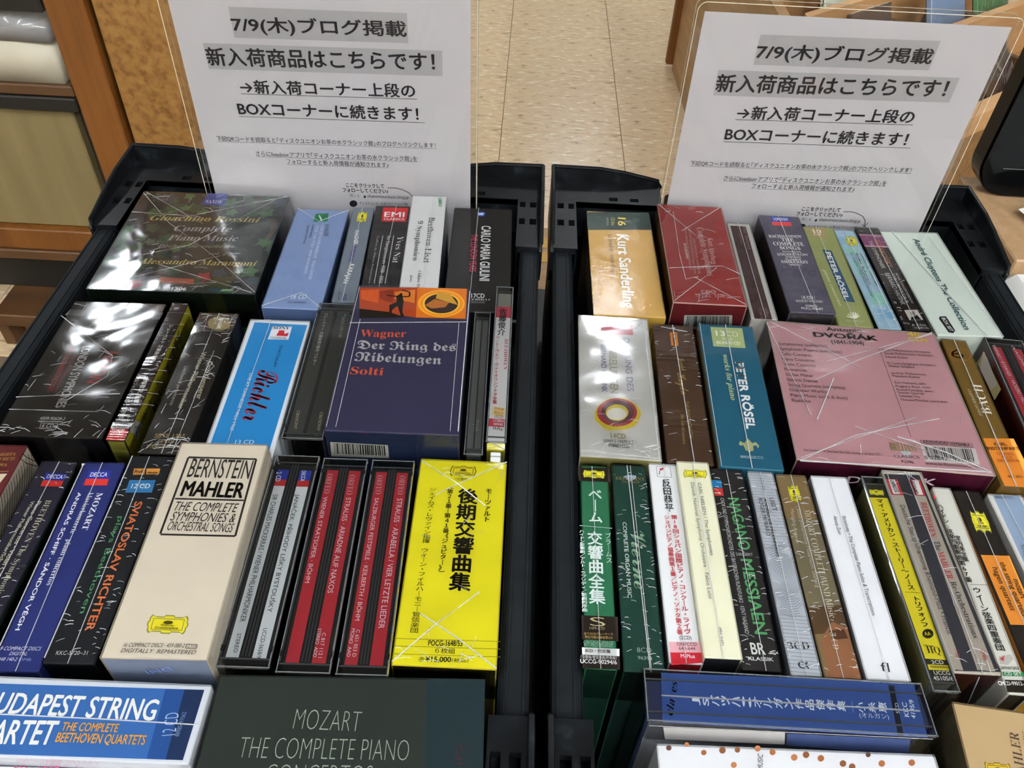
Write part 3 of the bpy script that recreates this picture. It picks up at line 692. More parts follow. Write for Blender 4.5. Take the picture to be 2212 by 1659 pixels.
X4 = lambda: (SEAMU([(0.02, 0.01), (0.5, 0.34)]), SEAMU([(0.98, 0.01), (0.3, 0.30)]), SEAMU([(0.02, 0.99), (0.7, 0.66)]), SEAMU([(0.98, 0.99), (0.35, 0.76)]))
# ---- left crate, back row
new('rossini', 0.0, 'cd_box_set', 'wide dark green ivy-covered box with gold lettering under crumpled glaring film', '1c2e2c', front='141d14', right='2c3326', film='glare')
lf = ['2f5a3c', '3c6b46', '28503c', '4a7a4a', '1f4438', '2d4a5a']; rr = random.Random(4)
for k in range(105):
    u, v = rr.random(), rr.random()
    if 0.3 < u < 0.9 and 0.24 < v < 0.8 and rr.random() < .78: continue
    a0 = rr.random() * 6; s = 0.035 + rr.random() * 0.03; pts = []
    for t in range(10): a = a0 + t * math.pi / 5; q = s * (1 if t % 2 == 0 else 0.6); pts.append((min(.99, max(.01, u + q * math.cos(a))), min(.99, max(.01, v + q * math.sin(a)))))
    UP(pts, rr.choice(lf) if not (v > .86 and rr.random() < .5) else 'a02a38', 'ivy_print')
UP([(0.72, 0.86), (0.84, 0.85), (0.82, 0.96), (0.7, 0.95)], '3d4a28', 'ivy_print'); P(c0, [(1270, 805), (1550, 825), (1540, 865), (1265, 850)], 'b0553a')
P(c0, [(1660, 140), (1815, 145), (1790, 240), (1600, 230)], '2e4fa8', 'emblem'); T(c0, 'NAXOS', 1630, 218, 1760, 222, 26, 'dfe4f0', 'S')
T(c0, 'Gioachino Rossini', 1190, 355, 2065, 372, 42, 'd8c878', 'I'); T(c0, 'Complete', 1380, 440, 1840, 446, 44, 'b9bac0', 'I'); T(c0, 'Piano Music', 1330, 515, 1890, 522, 44, 'b9bac0', 'I')
T(c0, 'Péchés de vieillesse', 1260, 570, 1870, 576, 24, '9aa89a', 'i'); T(c0, 'vol. 2', 1660, 630, 1800, 634, 22, '9aa89a', 'i'); T(c0, 'Alessandro Marangoni', 1100, 700, 2040, 720, 42, 'd8c878', 'I'); T(c0, '8.501306', 1240, 905, 1480, 915, 24, 'e8e8e8', 'b')
for k in range(7): LN(c0, [(2120 + k * 12, 340), (2160 + k * 8, 380), (2150 + k * 6, 450), (2110 + k * 6, 500)], 0.5, '6a5a50')
X4(); SEAM(c0, [(1145, 140), (1350, 380), (1700, 640), (2030, 930)]); SEAM(c0, [(760, 880), (1100, 640), (1500, 560), (2180, 200)]); SEAM(c0, [(1050, 290), (1600, 330)])
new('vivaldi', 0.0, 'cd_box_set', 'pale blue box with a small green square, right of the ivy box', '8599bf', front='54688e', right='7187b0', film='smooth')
P(c1, [(450, 278), (545, 275), (535, 335), (432, 338)], '1f7a4c', 'emblem'); P(c1, [(470, 290), (480, 290), (500, 330), (488, 332)], 'cfe0d8', 'emblem')
T(c1, 'VIVALDI', 520, 355, 512, 440, 28, '26304a'); T(c1, 'CONCERTOS FOR MANDOLIN · VIOLA D\'AMORE', 490, 365, 395, 762, 22, 'd8deee'); T(c1, 'VIOLIN "CON TITOLI" · WIND INSTRUMENTS', 455, 365, 360, 720, 20, 'd8deee')
T(c1, 'I Solisti Veneti', 425, 360, 400, 455, 16, '26304a'); T(c1, 'CLAUDIO SCIMONE', 390, 362, 355, 500, 16, '26304a'); T(c1, '16 CD', 265, 905, 380, 905, 32, 'e4e8f4', 'o'); T(c1, '2564693192', 380, 925, 245, 922, 14, '44506e')
SEAMU([(.0, .0), (.5, .14), (1, .0)]); SEAMU([(.0, .99), (.6, .86), (1, .99)])
new('parsifal', 0.0, 'cd_box_set', 'slim slate grey spine with yellow cartouche, between pale blue and black boxes', '76808c', film='smooth')
DG(c1, [(765, 262), (832, 262), (815, 345), (745, 342)]); T(c1, 'WAGNER', 740, 398, 728, 505, 30, WH, 'b'); T(c1, 'PARSIFAL', 722, 518, 688, 635, 30, '3a2f86', 'b'); T(c1, 'KARAJAN', 702, 648, 650, 790, 34, WH, 'b'); T(c1, '4 CD', 655, 870, 645, 915, 26, '3a2f86', 'b'); T(c1, '413 347-2', 618, 850, 605, 925, 16, '2a2e36')
SEAMU([(.45, 0), (.45, 1)])
new('nat', 0.0, 'cd_box_set', 'black box with red square emblem and two fine white lines', '262424', film='smooth', right='35323a')
P(c1, [(945, 232), (1130, 235), (1112, 337), (930, 335)], 'c8262c', 'emblem'); T(c1, 'EMI', 950, 302, 1100, 304, 36, 'f0e6e6', 'b'); T(c1, 'CLASSICS', 948, 326, 1098, 328, 16, 'f0e6e6', 'b')
T(c1, 'Yves Nat', 1052, 445, 1010, 640, 44, 'ece8e4', 's'); LN(c1, [(1022, 438), (958, 790)], .45, 'dcd8d4'); T(c1, 'Ses Enregistrements 1930 - 1956', 975, 442, 910, 790, 26, 'dcd8d4', 's'); LN(c1, [(942, 438), (878, 790)], .45, 'dcd8d4'); T(c1, 'Coffret du 50ème Anniversaire', 900, 442, 835, 790, 16, 'a8a4a0', 'S')
SEAMU([(.6, 0), (.42, 1)])
new('liszt9', 0.015, 'cd_box_set', 'tall white box with green word in its top corner and dark blue side', 'dcdbda', front='c8c8c8', right='272b46', film='smooth', quad=[(891, 423), (965, 424), (944, 655), (858, 653)])
T(c1, 'LIBRO', 1350, 165, 1352, 228, 24, '2f9a5a', 'b'); T(c1, 'Beethoven-Liszt', 1282, 305, 1240, 640, 44, '3a3a3c', 's'); T(c1, '9 Symphonien', 1200, 332, 1160, 625, 40, '3a3a3c', 's'); T(c1, 'Chihiro Tanaka', 1202, 698, 1185, 880, 24, '3a3a3c', 's'); T(c1, 'piano', 1145, 732, 1138, 780, 18, '3a3a3c', 's')
SEAMU([(.62, 0), (.6, 1)])
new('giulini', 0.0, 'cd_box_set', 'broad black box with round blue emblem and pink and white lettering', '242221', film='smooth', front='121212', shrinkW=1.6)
cx, cy = 1665, 280; P(c1, [(cx + 32 * math.cos(k * .524), cy + 19 * math.sin(k * .524)) for k in range(12)], '1f4aa8', 'emblem')
for dx in (-14, -2, 10): LN(c1, [(cx + dx - 4, cy - 9), (cx + dx + 2, cy + 9)], .9, 'f0f0f0', 'emblem')
LN(c1, [(cx - 18, cy + 9), (cx + 22, cy - 8)], .8, 'f0f0f0', 'emblem')
T(c1, 'CARLO MARIA GIULINI', 1668, 368, 1652, 772, 68, 'e6e4e2', 'b'); T(c1, 'THE LONDON YEARS', 1592, 430, 1578, 706, 48, 'b8455e', 'b'); T(c1, '17CD', 1592, 898, 1690, 898, 32, 'e6e4e2', 'b'); T(c1, '0 9 99739 2 4', 1575, 917, 1728, 917, 12, 'e0e0e0', 'b'); T(c1, 'STEREO/ADD', 1570, 937, 1692, 937, 14, 'a0a0a0')
SEAMU([(.42, 0), (.38, 1)])
# ---- left crate, second row
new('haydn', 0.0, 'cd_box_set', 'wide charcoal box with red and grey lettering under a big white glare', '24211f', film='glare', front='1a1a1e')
P(c5, [(560, 105), (1300, 130), (1270, 185), (520, 150)], '5a5c5a'); T(c5, 'HAYDN', 860, 440, 690, 690, 95, '9a2026', 'b'); T(c5, 'LONDON SYMPHONIES', 665, 400, 440, 890, 70, 'c4c0ba', 'b'); T(c5, 'Royal Concertgebouw Orchestra', 590, 470, 425, 770, 34, '8a2226'); T(c5, 'NIKOLAUS HARNONCOURT', 560, 400, 370, 765, 40, '9a2026', 'b')
T(c5, '4509-92628-2', 315, 985, 515, 990, 24, 'e0dcd6'); LN(c5, [(303, 995), (503, 1001)], .5, 'e0dcd6'); T(c5, '6 CDs', 330, 1046, 438, 1050, 30, 'e0dcd6'); LN(c5, [(328, 1010), (462, 1014), (440, 1060), (315, 1054), (328, 1010)], .35, 'c8c4be')
SEAM(c5, [(130, 808), (560, 790), (960, 782)]); SEAM(c5, [(75, 905), (780, 925), (830, 880)]); SEAM(c5, [(490, 160), (900, 480), (860, 640), (540, 830)])
new('otsuka', 0.0, 'cd_box_set', 'slim dark spine with white characters, red end block and yellow paper side', '2e2522', front='8f8a3a', right='d4cb3e', film='cross')
T(c5, 'シューベルト 交響曲全集', 1350, 230, 1200, 520, 36, 'd8d4d0', 'B'); T(c5, '大阪フィルハーモニー交響楽団', 1085, 640, 945, 980, 36, 'd0ccc8'); T(c5, '大塚敬次 指揮', 1150, 640, 1060, 850, 44, 'e0dcd8', 'B')
for a in range(9): LN(c5, [(1330 - a * 30, 130 + a * 90), (1500 - a * 34, 135 + a * 92)], .25, '8a8480')
P(c5, [(900, 1003), (1068, 1008), (1025, 1055), (880, 1050)], 'c4c2c0'); T(c5, '3CD', 902, 1040, 1012, 1044, 30, '2a2a2a'); P(c5, [(882, 1053), (1026, 1058), (985, 1150), (842, 1145)], 'c2362e'); T(c5, 'FOCD', 890, 1078, 990, 1080, 20, WH, 'b'); T(c5, '6010/2', 872, 1108, 982, 1110, 22, WH, 'b')
face('right'); T(c5, '交響曲全集', 1420, 270, 1310, 570, 60, '1e1c10', 'B'); T(c5, '大阪敬次 指揮', 1290, 660, 1205, 890, 40, '1e1c10', 'B'); T(c5, '大阪フィルハーモニー交響楽団', 1255, 640, 1115, 985, 34, '1e1c10'); P(c5, [(1075, 985), (1135, 1010), (1100, 1135), (1030, 1070)], 'd8d6d2'); T(c5, '3CD', 1075, 1035, 1080, 1125, 34, '2a2a2a')
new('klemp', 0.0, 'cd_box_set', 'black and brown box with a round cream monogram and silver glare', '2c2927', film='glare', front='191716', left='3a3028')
LN(c5, [(1655, 155), (1850, 158), (1815, 280), (1620, 275), (1655, 155)], .35, 'b8b8b8', 'emblem'); P(c5, [(1745 + 92 * math.cos(k * .42), 218 + 58 * math.sin(k * .42)) for k in range(15)], 'a89a6a', 'emblem'); T(c5, 'T', 1680, 262, 1800, 262, 88, 'e6e2d4', 's'); T(c5, 'P', 1735, 240, 1790, 240, 45, 'e6e2d4', 's')
T(c5, 'Otto Klemperer', 1660, 520, 1562, 822, 42, 'd8d0b0', 'b'); T(c5, 'Wiener Philharmoniker', 1610, 445, 1415, 900, 40, 'd8d0b0', 'b'); T(c5, 'Live Festival performances', 1470, 560, 1350, 870, 30, 'c0bcae'); T(c5, 'SBT8 1365', 1228, 1128, 1470, 1130, 32, 'a8905a', 'b'); T(c5, '8 CDs', 1275, 1170, 1385, 1170, 24, 'a8905a', 'b'); T(c5, 'STEREO/*MONO', 1165, 1210, 1450, 1212, 26, 'a8905a', 'b')
SEAMU([(.5, 0), (.5, 1)]); SEAMU([(.75, 0.3), (.72, 1)])
new('richter', 0.0, 'cd_box_set', 'bright blue box with red handwritten name and white borders', 'dfe2e6', film='smooth', front='d8dade')
UP([(.08, .02), (.97, .03), (.93, .99), (.06, .99)], '2b86bf'); P(c6, [(108, 240), (262, 242), (232, 346), (68, 343)], 'e6e6ea', 'emblem'); T(c6, 'SONY', 108, 264, 240, 266, 22, '20222a', 'S'); T(c6, 'CLASSICAL', 85, 338, 218, 342, 15, '20222a'); P(c6, [(160, 270), (200, 272), (200, 300), (235, 290), (225, 318), (135, 314)], 'c02a36', 'emblem')
T(c6, 'SVIATOSLAV', 165, 392, 110, 566, 24, '1d3550', 'r'); T(c5, 'Richter', 2060, 590, 1925, 990, 170, 'c23a48', 'c'); T(c5, 'Richter', 2066, 590, 1932, 990, 170, 'c23a48', 'c'); T(c5, 'LIVE AT CARNEGIE HALL 1960', 1990, 615, 1832, 1070, 26, 'e0e6ee'); T(c5, '13 CD', 1870, 1178, 2020, 1180, 32, 'e0e6ee', 'r')
SEAMU([(.35, 0), (.3, 1)]); SEAMU([(.0, .02), (.33, .0)])
new('cbs', 0.0, 'jewel_case', 'smoky grey clear double jewel case with white characters and a tiny blue dot', None, dark='3f3f3d')
strips([(.1, .46, .05, .95, '4a4946'), (.56, .92, .05, .95, '43423f')]); ribs([.05, .49, .53, .95]); notch()
P(c6, [(685 + 10 * math.cos(k), 150 + 7 * math.sin(k)) for k in range(6)], '3aa0c8'); T(c6, '56DC129~130', 662, 165, 630, 330, 24, 'a8a6a0'); T(c6, 'ブルックナー: 交響曲第7番他 ワルター', 520, 135, 420, 550, 30, 'd8d4cc'); T(c6, 'CBS/SONY', 302, 912, 275, 1060, 24, 'c8bfa0'); T(c6, 'CBS/SONY', 485, 925, 458, 1075, 24, 'c8bfa0')
new('ring', 0.016, 'cd_box_set', 'raised midnight blue box with fiery pictures and grey blackletter title', '32304a', front='16203a', right='4a4658', film='smooth')
P(c1, [(770, 820), (1195, 820), (1185, 1040), (770, 985)], 'a8431c', 'picture'); P(c1, [(1195, 820), (1560, 830), (1550, 1050), (1185, 1040)], 'd6761a', 'picture')
for a, b, cl in ((0.0, 0.33, 'c85a22'), (0.35, .6, '8a3018'), (.62, 1, 'd07a2a')):
    P(c1, [(780 + 400 * a, 840 + 20 * a), (780 + 400 * b, 835), (775 + 400 * b, 935), (780 + 400 * a, 905)], cl, 'picture')
P(c1, [(770, 975), (990, 1000), (1110, 1040), (770, 1045)], '1c120c', 'picture')
P(c1, [(1040, 890), (1060, 870), (1085, 875), (1095, 920), (1085, 1000), (1100, 1030), (1075, 1030), (1050, 955), (1010, 985), (1005, 1010), (990, 1005), (990, 950), (1045, 925)], '140c0a', 'picture')
LN(c1, [(970, 878), (1050, 885), (1100, 888), (1138, 885), (1140, 855), (1085, 838)], 1.1, '140c0a', 'picture'); P(c1, [(1068, 862), (1085, 862), (1085, 880), (1066, 880)], '140c0a', 'picture')
for rad, cl in ((1.0, 'f0b428'), (.92, 'e89018'), (.80, 'f2c23a'), (.72, '2a1608')):
    P(c1, [(1372 + 172 * rad * math.cos(k * .26), 938 + 100 * rad * math.sin(k * .26)) for k in range(24)], cl, 'picture')
P(c1, [(1345, 850), (1440, 870), (1495, 950), (1330, 900)], 'c89a30', 'picture'); P(c1, [(1250, 950), (1320, 905), (1430, 930), (1400, 965), (1300, 975)], 'b06a24', 'picture')
T(c6, 'Wagner', 802, 325, 1170, 328, 56, 'c8553c', 'S'); T(c6, 'Der Ring des', 775, 420, 1565, 440, 68, 'aeaaa8', 'f'); T(c6, 'Nibelungen', 755, 515, 1450, 545, 72, 'aeaaa8', 'f'); T(c6, 'Solti', 722, 622, 985, 632, 60, 'c8553c', 'S')
face('front'); BAR(c6, [(570, 1290), (1000, 1310), (1030, 1190), (560, 1155)][::-1] if False else [(565, 1160), (1025, 1185), (1035, 1290), (575, 1275)], 3, '9a9a92'); face('top')
SEAMU([(.0, .30), (.98, .26)]); SEAMU([(.08, .27), (.08, .98)]); SEAMU([(.92, .27), (.93, .98)]); SEAMU([(.01, .02), (.01, .98)]); SEAMU([(.99, .02), (.99, .98)], .0004)
new('htpk', 0.0, 'jewel_case', 'thin grey clear jewel case with a blank spine, left of the white one', None, dark='5a5a58')
strips([(.15, .85, .06, .95, '6c6c6a')]); ribs([.1, .5, .9]); T(c6, 'trptk', 1720, 985, 1705, 1080, 44, 'a8a8a8', 'L')
new('sato', 0.012, 'jewel_case', 'slim jewel case with white spine, red blocks and bold vertical characters', None, dark='8a8a80')
strips([(.08, .9, .14, .985, 'e0dedc'), (.08, .9, .14, .22, 'c04a5a')]); ribs([.04, .96])
V(c6, '佐藤俊介', 1945, 100, 1925, 315, 62, '2e2c2c', 'B'); T(c6, 'BEETHOVEN', 1955, 340, 1945, 590, 26, 'b03a44', 'i'); V(c6, 'ベートーヴェン:ヴァイオリンソナタ全集', 1900, 320, 1875, 860, 34, 'b8444c', 'B')
P(c6, [(1865, 878), (1960, 895), (1945, 960), (1850, 945)], 'e8d48a'); T(c6, '日本語', 1872, 905, 1945, 915, 22, 'b0403a'); T(c6, '解説付', 1868, 935, 1940, 948, 22, 'b0403a'); T(c6, '(3CD)', 1872, 965, 1940, 975, 24, '2e2c2c'); P(c6, [(1832, 972), (1955, 980), (1950, 1045), (1822, 1035)], 'bc4450'); T(c6, 'COBRA', 1860, 1000, 1948, 1008, 22, 'e8d8d8', 'b'); T(c6, '0094S', 1865, 1028, 1940, 1035, 20, 'e8d8d8', 'b'); T(c6, 'M-Plus', 1862, 1065, 1940, 1072, 22, '2e2c2c', 'b')
b = MB(); hm = mat('hook_clear', '9a9a98', 0.15, coat=.5); hp = cur['M'].inverted() @ atz((1067, 986), 0.0)
b.tube([Vector((0.000, -cur['L'] / 2 - 0.006, cur['H'] - 0.02)) + Vector((0.0036 * math.cos(t * .5236), 0.0030 * math.sin(t * .5236), 0)) for t in range(13)], 0.0009, hm, 6); b.box(-0.003, 0.003, -cur['L'] / 2 - 0.0035, -cur['L'] / 2, cur['H'] - 0.03, cur['H'] - 0.012, hm, c=.0005); b.build('hanging_loop', cur['root'])
# ---- left crate, third row
new('muti', 0.0, 'cd_box_set', 'maroon box at left frame edge, its side printed with brown scroll lines on cream', '5c2224', right='c8bfae', film='smooth', front='5c2224')
T(r0, 'ZUBIN MEHTA', -150, 88, 105, 78, 20, 'b08a4a', 'I'); T(r0, 'RICCARDO MUTI', -170, 118, 100, 110, 20, 'b08a4a', 'I'); T(r0, 'SEIJI OZAWA', -190, 158, 45, 152, 20, 'b08a4a', 'I'); LN(r0, [(-200, 188), (60, 186)], .4, 'b08a4a'); P(r0, [(-60, 205), (50, 202), (-20, 290), (-90, 290)], 'd8ccb0')
face('right')
for k in range(16):
    LN(r0, [(212 - k * 17, 45 + k * 26), (222 - k * 17, 110 + k * 27), (218 - k * 17, 200 + k * 30), (206 - k * 17, 330 + k * 30)], .5, '4a2418')
LN(r0, [(150, 60), (185, 90), (250, 120)], .5, '4a2418'); LN(r0, [(130, 90), (180, 130), (255, 150)], .5, '4a2418')
new('beet', 0.0, 'cd_box_set', 'dark navy spine with blue and red emblem, between the royal blue and maroon boxes', '2a2838', right='2c4030', film='cross')
TWO(r0, [(320, 196), (462, 204), (420, 290), (278, 288)], 'DECCA'); T(r0, 'BEETHOVEN The Symphonies', 320, 385, -40, 1060, 40, 'd8d2b0', 's'); T(r0, 'Piano Concertos · Violin Concertos', 262, 392, -110, 1060, 28, 'd8d2b0', 'b'); T(r0, 'Wiener Philharmoniker/Schmidt-Isserstedt', 218, 392, -150, 1060, 26, 'd0cdb4', 'b')
SEAMU([(.5, 0), (.5, 1)])
new('mozp', 0.0, 'cd_box_set', 'royal blue spine with blue and red emblem and white capitals', '27306a', film='smooth', right='1e2656')
TWO(r0, [(618, 182), (766, 182), (738, 283), (574, 282)], 'DECCA'); P(r0, [(563, 132), (590, 132), (565, 160)], 'c8c8b8')
T(r0, 'MOZART', 672, 335, 562, 592, 40, 'eceaf0', 'S'); T(r0, 'klavierkonzerte · piano concertos', 612, 335, 318, 972, 36, 'eceaf0', 's'); T(r0, 'ANDRÁS SCHIFF · SÁNDOR VÉGH', 540, 332, 105, 1283, 34, 'eceaf0', 'b')
T(r0, '9 COMPACT DISCS', 0, 1420, 280, 1422, 26, 'dcdce8', 'o'); T(r0, 'DIGITAL', 62, 1454, 185, 1456, 24, 'dcdce8', 'o'); T(r0, '448 140-2', -15, 1492, 115, 1494, 24, 'dcdce8', 'o'); T(r0, 'DMB', 130, 1493, 212, 1495, 20, '8890c0')
SEAMU([(.45, 0), (.55, 1)]); SEAMU([(.0, .02), (.0, .98)], .0003)
new('richb', 0.0, 'cd_box_set', 'black spine with orange capitals, green small letters and a blue square', '1d2025', film='fine', right='15171a', front='10161c')
P(r0, [(924, 166), (1003, 166), (995, 208), (915, 210)], 'd89a4a', 'emblem'); P(r0, [(1010, 166), (1105, 166), (1095, 205), (1006, 207)], 'd89a4a', 'emblem'); T(r0, 'Profil', 926, 200, 990, 198, 22, '2a1c10', 'b'); T(r0, 'Hänssler', 1016, 203, 1088, 202, 14, '2a1c10', 'b')
P(r0, [(893, 246), (1073, 246), (1046, 332), (862, 332)], '3a7fb0', 'emblem'); T(r0, '12 CD', 902, 304, 1030, 304, 32, 'e4ecf4', 'b')
T(r0, 'SVIATOSLAV RICHTER', 935, 395, 583, 1288, 52, 'dd7c4a', 'B'); T(r0, 'plays Beethoven', 820, 498, 550, 1165, 34, '58a070', 'r'); T(r0, 'KKC-5720~31', 384, 1452, 600, 1452, 28, 'dcdcd8', 'r')
SEAMU([(.42, 0), (.5, 1)]); SEAMU([(.02, .0), (.02, .98)], .0003)
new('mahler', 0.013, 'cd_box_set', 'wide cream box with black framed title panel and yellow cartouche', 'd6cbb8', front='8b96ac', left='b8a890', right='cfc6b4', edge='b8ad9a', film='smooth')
c = r0
LN(c, [(1300, 90), (1580, 96)], 1.1, '2a2624'); LN(r1, [(22, 88), (490, 102), (345, 632), (-170, 620)], 1.1, '2a2624'); LN(r0, [(1298, 90), (1104, 616)], 1.1, '2a2624'); LN(c, [(1206, 374), (1680, 386)], 1.0, '2a2624')
T(r0, 'BERNSTEIN', 1285, 226, 1712, 240, 130, '2a2624', 'r'); T(r0, 'MAHLER', 1238, 355, 1665, 370, 105, '221e1c', 'b'); T(r0, 'MAHLER', 1242, 355, 1669, 370, 105, '221e1c', 'b')
T(r0, 'THE COMPLETE', 1196, 456, 1632, 470, 62, '2a2624', 'o'); T(r0, 'SYMPHONIES &', 1170, 526, 1615, 540, 62, '2a2624', 'o'); T(r0, 'ORCHESTRAL SONGS', 1148, 592, 1600, 608, 62, '2a2624', 'o')
DG(r0, [(1040, 1170), (1306, 1182), (1272, 1312), (1004, 1300)], frame='8f8c4c', yel='e2d430')
T(r0, '16 COMPACT DISCS · 459 080-2', 848, 1396, 1270, 1402, 28, '4a4440', 'o'); T(r0, 'DIGITALLY  REMASTERED', 830, 1434, 1348, 1448, 28, '4a4440', 'o'); LN(r0, [(1286, 1376), (1360, 1380), (1352, 1408), (1280, 1405), (1286, 1376)], .3, '4a4440'); T(r0, 'G X16', 1290, 1403, 1350, 1405, 20, '4a4440')
face('front'); T(b0, 'DNI', 1160, 60, 985, 88, 30, '5a6c9a', 'b'); face('top')
def disc2(key, label, lc, s1, s2, tc='c', z=0.0):
    new(key, z, 'jewel_case', label, None, dark='232426'); ribs([.04, .44, .50, .56, .96]); notch()
disc2('janacek', 'clear double jewel case with two white spine strips under blue and red ends', 0, 0, 0)
strips([(.13, .37, .075, .955, 'd8dada'), (.62, .88, .075, .955, 'd8dada'), (.13, .37, .075, .13, '2f3f9a'), (.62, .88, .075, .13, '2f3f9a'), (.13, .37, .13, .165, 'b83434'), (.62, .88, .13, .165, 'b83434')])
T(r1, '2 CD', 632, 192, 622, 258, 34, 'dfe2ee', 'b'); T(r1, 'DECCA', 806, 184, 796, 256, 28, 'dfe2ee', 'b'); T(r1, 'SIR CHARLES MACKERRAS / WIENER PHILHARMONIKER', 606, 346, 375, 1225, 34, '26282a'); T(r1, 'JANÁČEK: PŘÍHODY LIŠKY BYSTOUŠKY', 762, 345, 565, 1158, 38, '26282a')
T(r1, 'STEREO', 360, 1305, 332, 1435, 28, '26282a'); T(r1, 'UCCD-3658/9', 540, 1268, 492, 1475, 28, '26282a')
disc2('orf1', 'clear double jewel case with two crimson strips, beside the white-stripped case', 0, 0, 0)
strips([(.13, .38, .06, .955, 'a82f38'), (.61, .87, .06, .955, 'a82f38')])
T(r1, 'ORFEO', 980, 205, 955, 340, 40, 'c89aa0', 's'); T(r1, 'ORFEO', 1134, 212, 1110, 348, 40, 'c89aa0', 's'); T(r1, 'WIENER STAATSOPER · BÖHM', 955, 362, 825, 955, 34, 'ecdcdc'); T(r1, 'STRAUSS · ARIADNE AUF NAXOS', 1110, 368, 980, 1025, 34, 'ecdcdc'); T(r1, 'C 817 112 I', 945, 1300, 916, 1472, 26, 'ecdcdc'); T(r1, 'STEREO  ADD', 915, 1270, 880, 1468, 24, 'ecdcdc')
disc2('orf2', 'clear double jewel case with two crimson strips, beside the yellow box', 0, 0, 0)
strips([(.13, .38, .06, .955, 'a82f38'), (.61, .87, .06, .955, 'a82f38')])
T(r1, 'ORFEO', 1325, 215, 1310, 345, 38, 'c89aa0', 's'); T(r1, 'ORFEO', 1480, 218, 1462, 346, 38, 'c89aa0', 's'); T(r1, 'SALZBURGER FESTSPIELE · KEILBERTH / BÖHM', 1308, 370, 1170, 1215, 34, 'ecdcdc'); T(r1, 'STRAUSS · ARABELLA / VIER LETZTE LIEDER', 1462, 374, 1330, 1270, 36, 'ecdcdc'); T(r1, 'C 651 053 D', 1180, 1278, 1150, 1465, 26, 'ecdcdc'); T(r1, 'MONO  AAD', 1148, 1270, 1112, 1465, 24, 'ecdcdc')
new('yellow', 0.0, 'cd_box_set', 'bright yellow box with heavy black vertical characters', 'f2e128', film='loose', front='2a2510', edge='d8c820', shrinkW=1.0)
fr = '6e6418'
DG(r2, [(560, 146), (728, 152), (722, 222), (548, 216)], frame='5e5616', yel='ecdc30'); T(r2, '〈交響曲〉', 585, 250, 680, 252, 20, '3a3410')
V(r2, 'モーツァルト', 818, 310, 800, 535, 46, '1e1a0e', 'b'); V(r2, '後期交響曲集', 676, 305, 612, 1010, 138, '1c1814', 'B'); V(r2, '後期交響曲集', 678, 307, 614, 1012, 138, '1c1814', 'B')
V(r2, '第21番', 550, 318, 542, 430, 44, '1c1814', 'B') if False else None
T(r2, '(第21番ー第41番《ジュピター》)', 530, 305, 475, 880, 42, '1c1814', 'B') if False else V(r2, '︵第２１番｜第４１番《ジュピター》︶', 552, 300, 490, 882, 44, '1c1814', 'B')
V(r2, 'ジェイムズ・レヴァイン指揮　ウィーン・フィルハーモニー管弦楽団', 432, 300, 300, 1300, 50, '1e1a0e', 'r')
for y in (1337, 1389, 1443): LN(r2, [(165, y), (895, y + 22)], .25, '7a7020')
T(r2, 'POCG-1648/53', 398, 1388, 634, 1392, 38, '1c1814', 'b'); T(r2, '６枚組', 445, 1440, 582, 1446, 38, '1c1814'); T(r2, '¥15,000', 378, 1498, 555, 1502, 38, '1c1814', 'b'); T(r2, '（税込）', 560, 1503, 675, 1506, 28, '1c1814'); T(r2, '㊞' if False else '再', 342, 1494, 362, 1494, 22, '1c1814')
LN(r2, [(352 + 17 * math.cos(k * .6), 1482 + 16 * math.sin(k * .6)) for k in range(12)], .2, '1c1814')
SEAM(r2, [(350, 115), (600, 275), (800, 435)], .0003); SEAM(r2, [(940, 125), (640, 260), (450, 350)], .0003); SEAM(r2, [(150, 1500), (455, 1240), (750, 1022)], .0004); SEAM(r2, [(870, 1550), (600, 1340), (345, 1170)], .0004)
# ---- left crate, front row
new('buda', 0.004, 'cd_box_set', 'blue box with white borders lying crosswise at the lower left', 'd4d8de', film='smooth', front='c8ccd4')
P(b0, [(-220, 172), (1395, 222), (1248, 702), (-360, 650)], '3a6aa8'); P(b0, [(1130, 215), (1395, 222), (1248, 702), (1000, 694)], '28508c'); P(b0, [(1260, 219), (1395, 222), (1248, 702), (1130, 698)], '1c2e50')
T(b0, 'BUDAPEST STRING', -125, 375, 1050, 432, 145, 'eceae4', 'I' if False else 'b'); T(b0, 'QUARTET', -300, 585, 350, 596, 165, 'eceae4', 'b'); T(b0, 'THE COMPLETE', 415, 500, 800, 512, 58, 'e0a24a', 'b'); T(b0, 'BEETHOVEN QUARTETS', 375, 578, 985, 598, 66, 'e0a24a', 'b'); T(b0, '12 CD', 1198, 530, 1225, 376, 92, 'b8cce8', 'L'); T(b0, '88985497062', 1222, 542, 1275, 375, 30, '7a96c0')
SEAM(b0, [(0, 392), (700, 425), (1360, 465)], .0003)
new('buda2', -0.004, 'cd_box_set', 'white box with pink handwriting at the bottom edge, left of the dark green box', 'e6e2e4', film=None, quad=[(-140, 1650), (403, 1666), (340, 1760), (-200, 1745)])
T(b0, 'クラシック名曲選 コレクション', 70, 800, 640, 812, 60, 'c8447c', 'B'); P(b0, [(845, 735), (910, 735), (895, 780), (830, 780)], '8a6a50')
new('mozd', 0.0, 'cd_box_set', 'large dark green box with thin outline capitals at the bottom', '2a302c', film='smooth', right='1e3238', shrinkW=2.4)
UP([(.78, 0), (1, 0), (1, 1), (.80, 1)], '1f3034')
T(b1, 'MOZART', -215, 492, 240, 512, 140, 'a8b0a0', 'H'); T(b0, 'THE COMPLETE PIANO', 1620, 690, 2785, 710, 145, 'a8b0a0', 'H'); T(b0, 'CONCERTOS', 1800, 880, 2530, 890, 150, 'a8b0a0', 'H'); T(b1, 'PHILIPS', 945, 1000, 948, 588, 55, '3c2e34', 'b'); T(b1, '(12CD SET)', 1008, 850, 1012, 538, 34, '322c30')
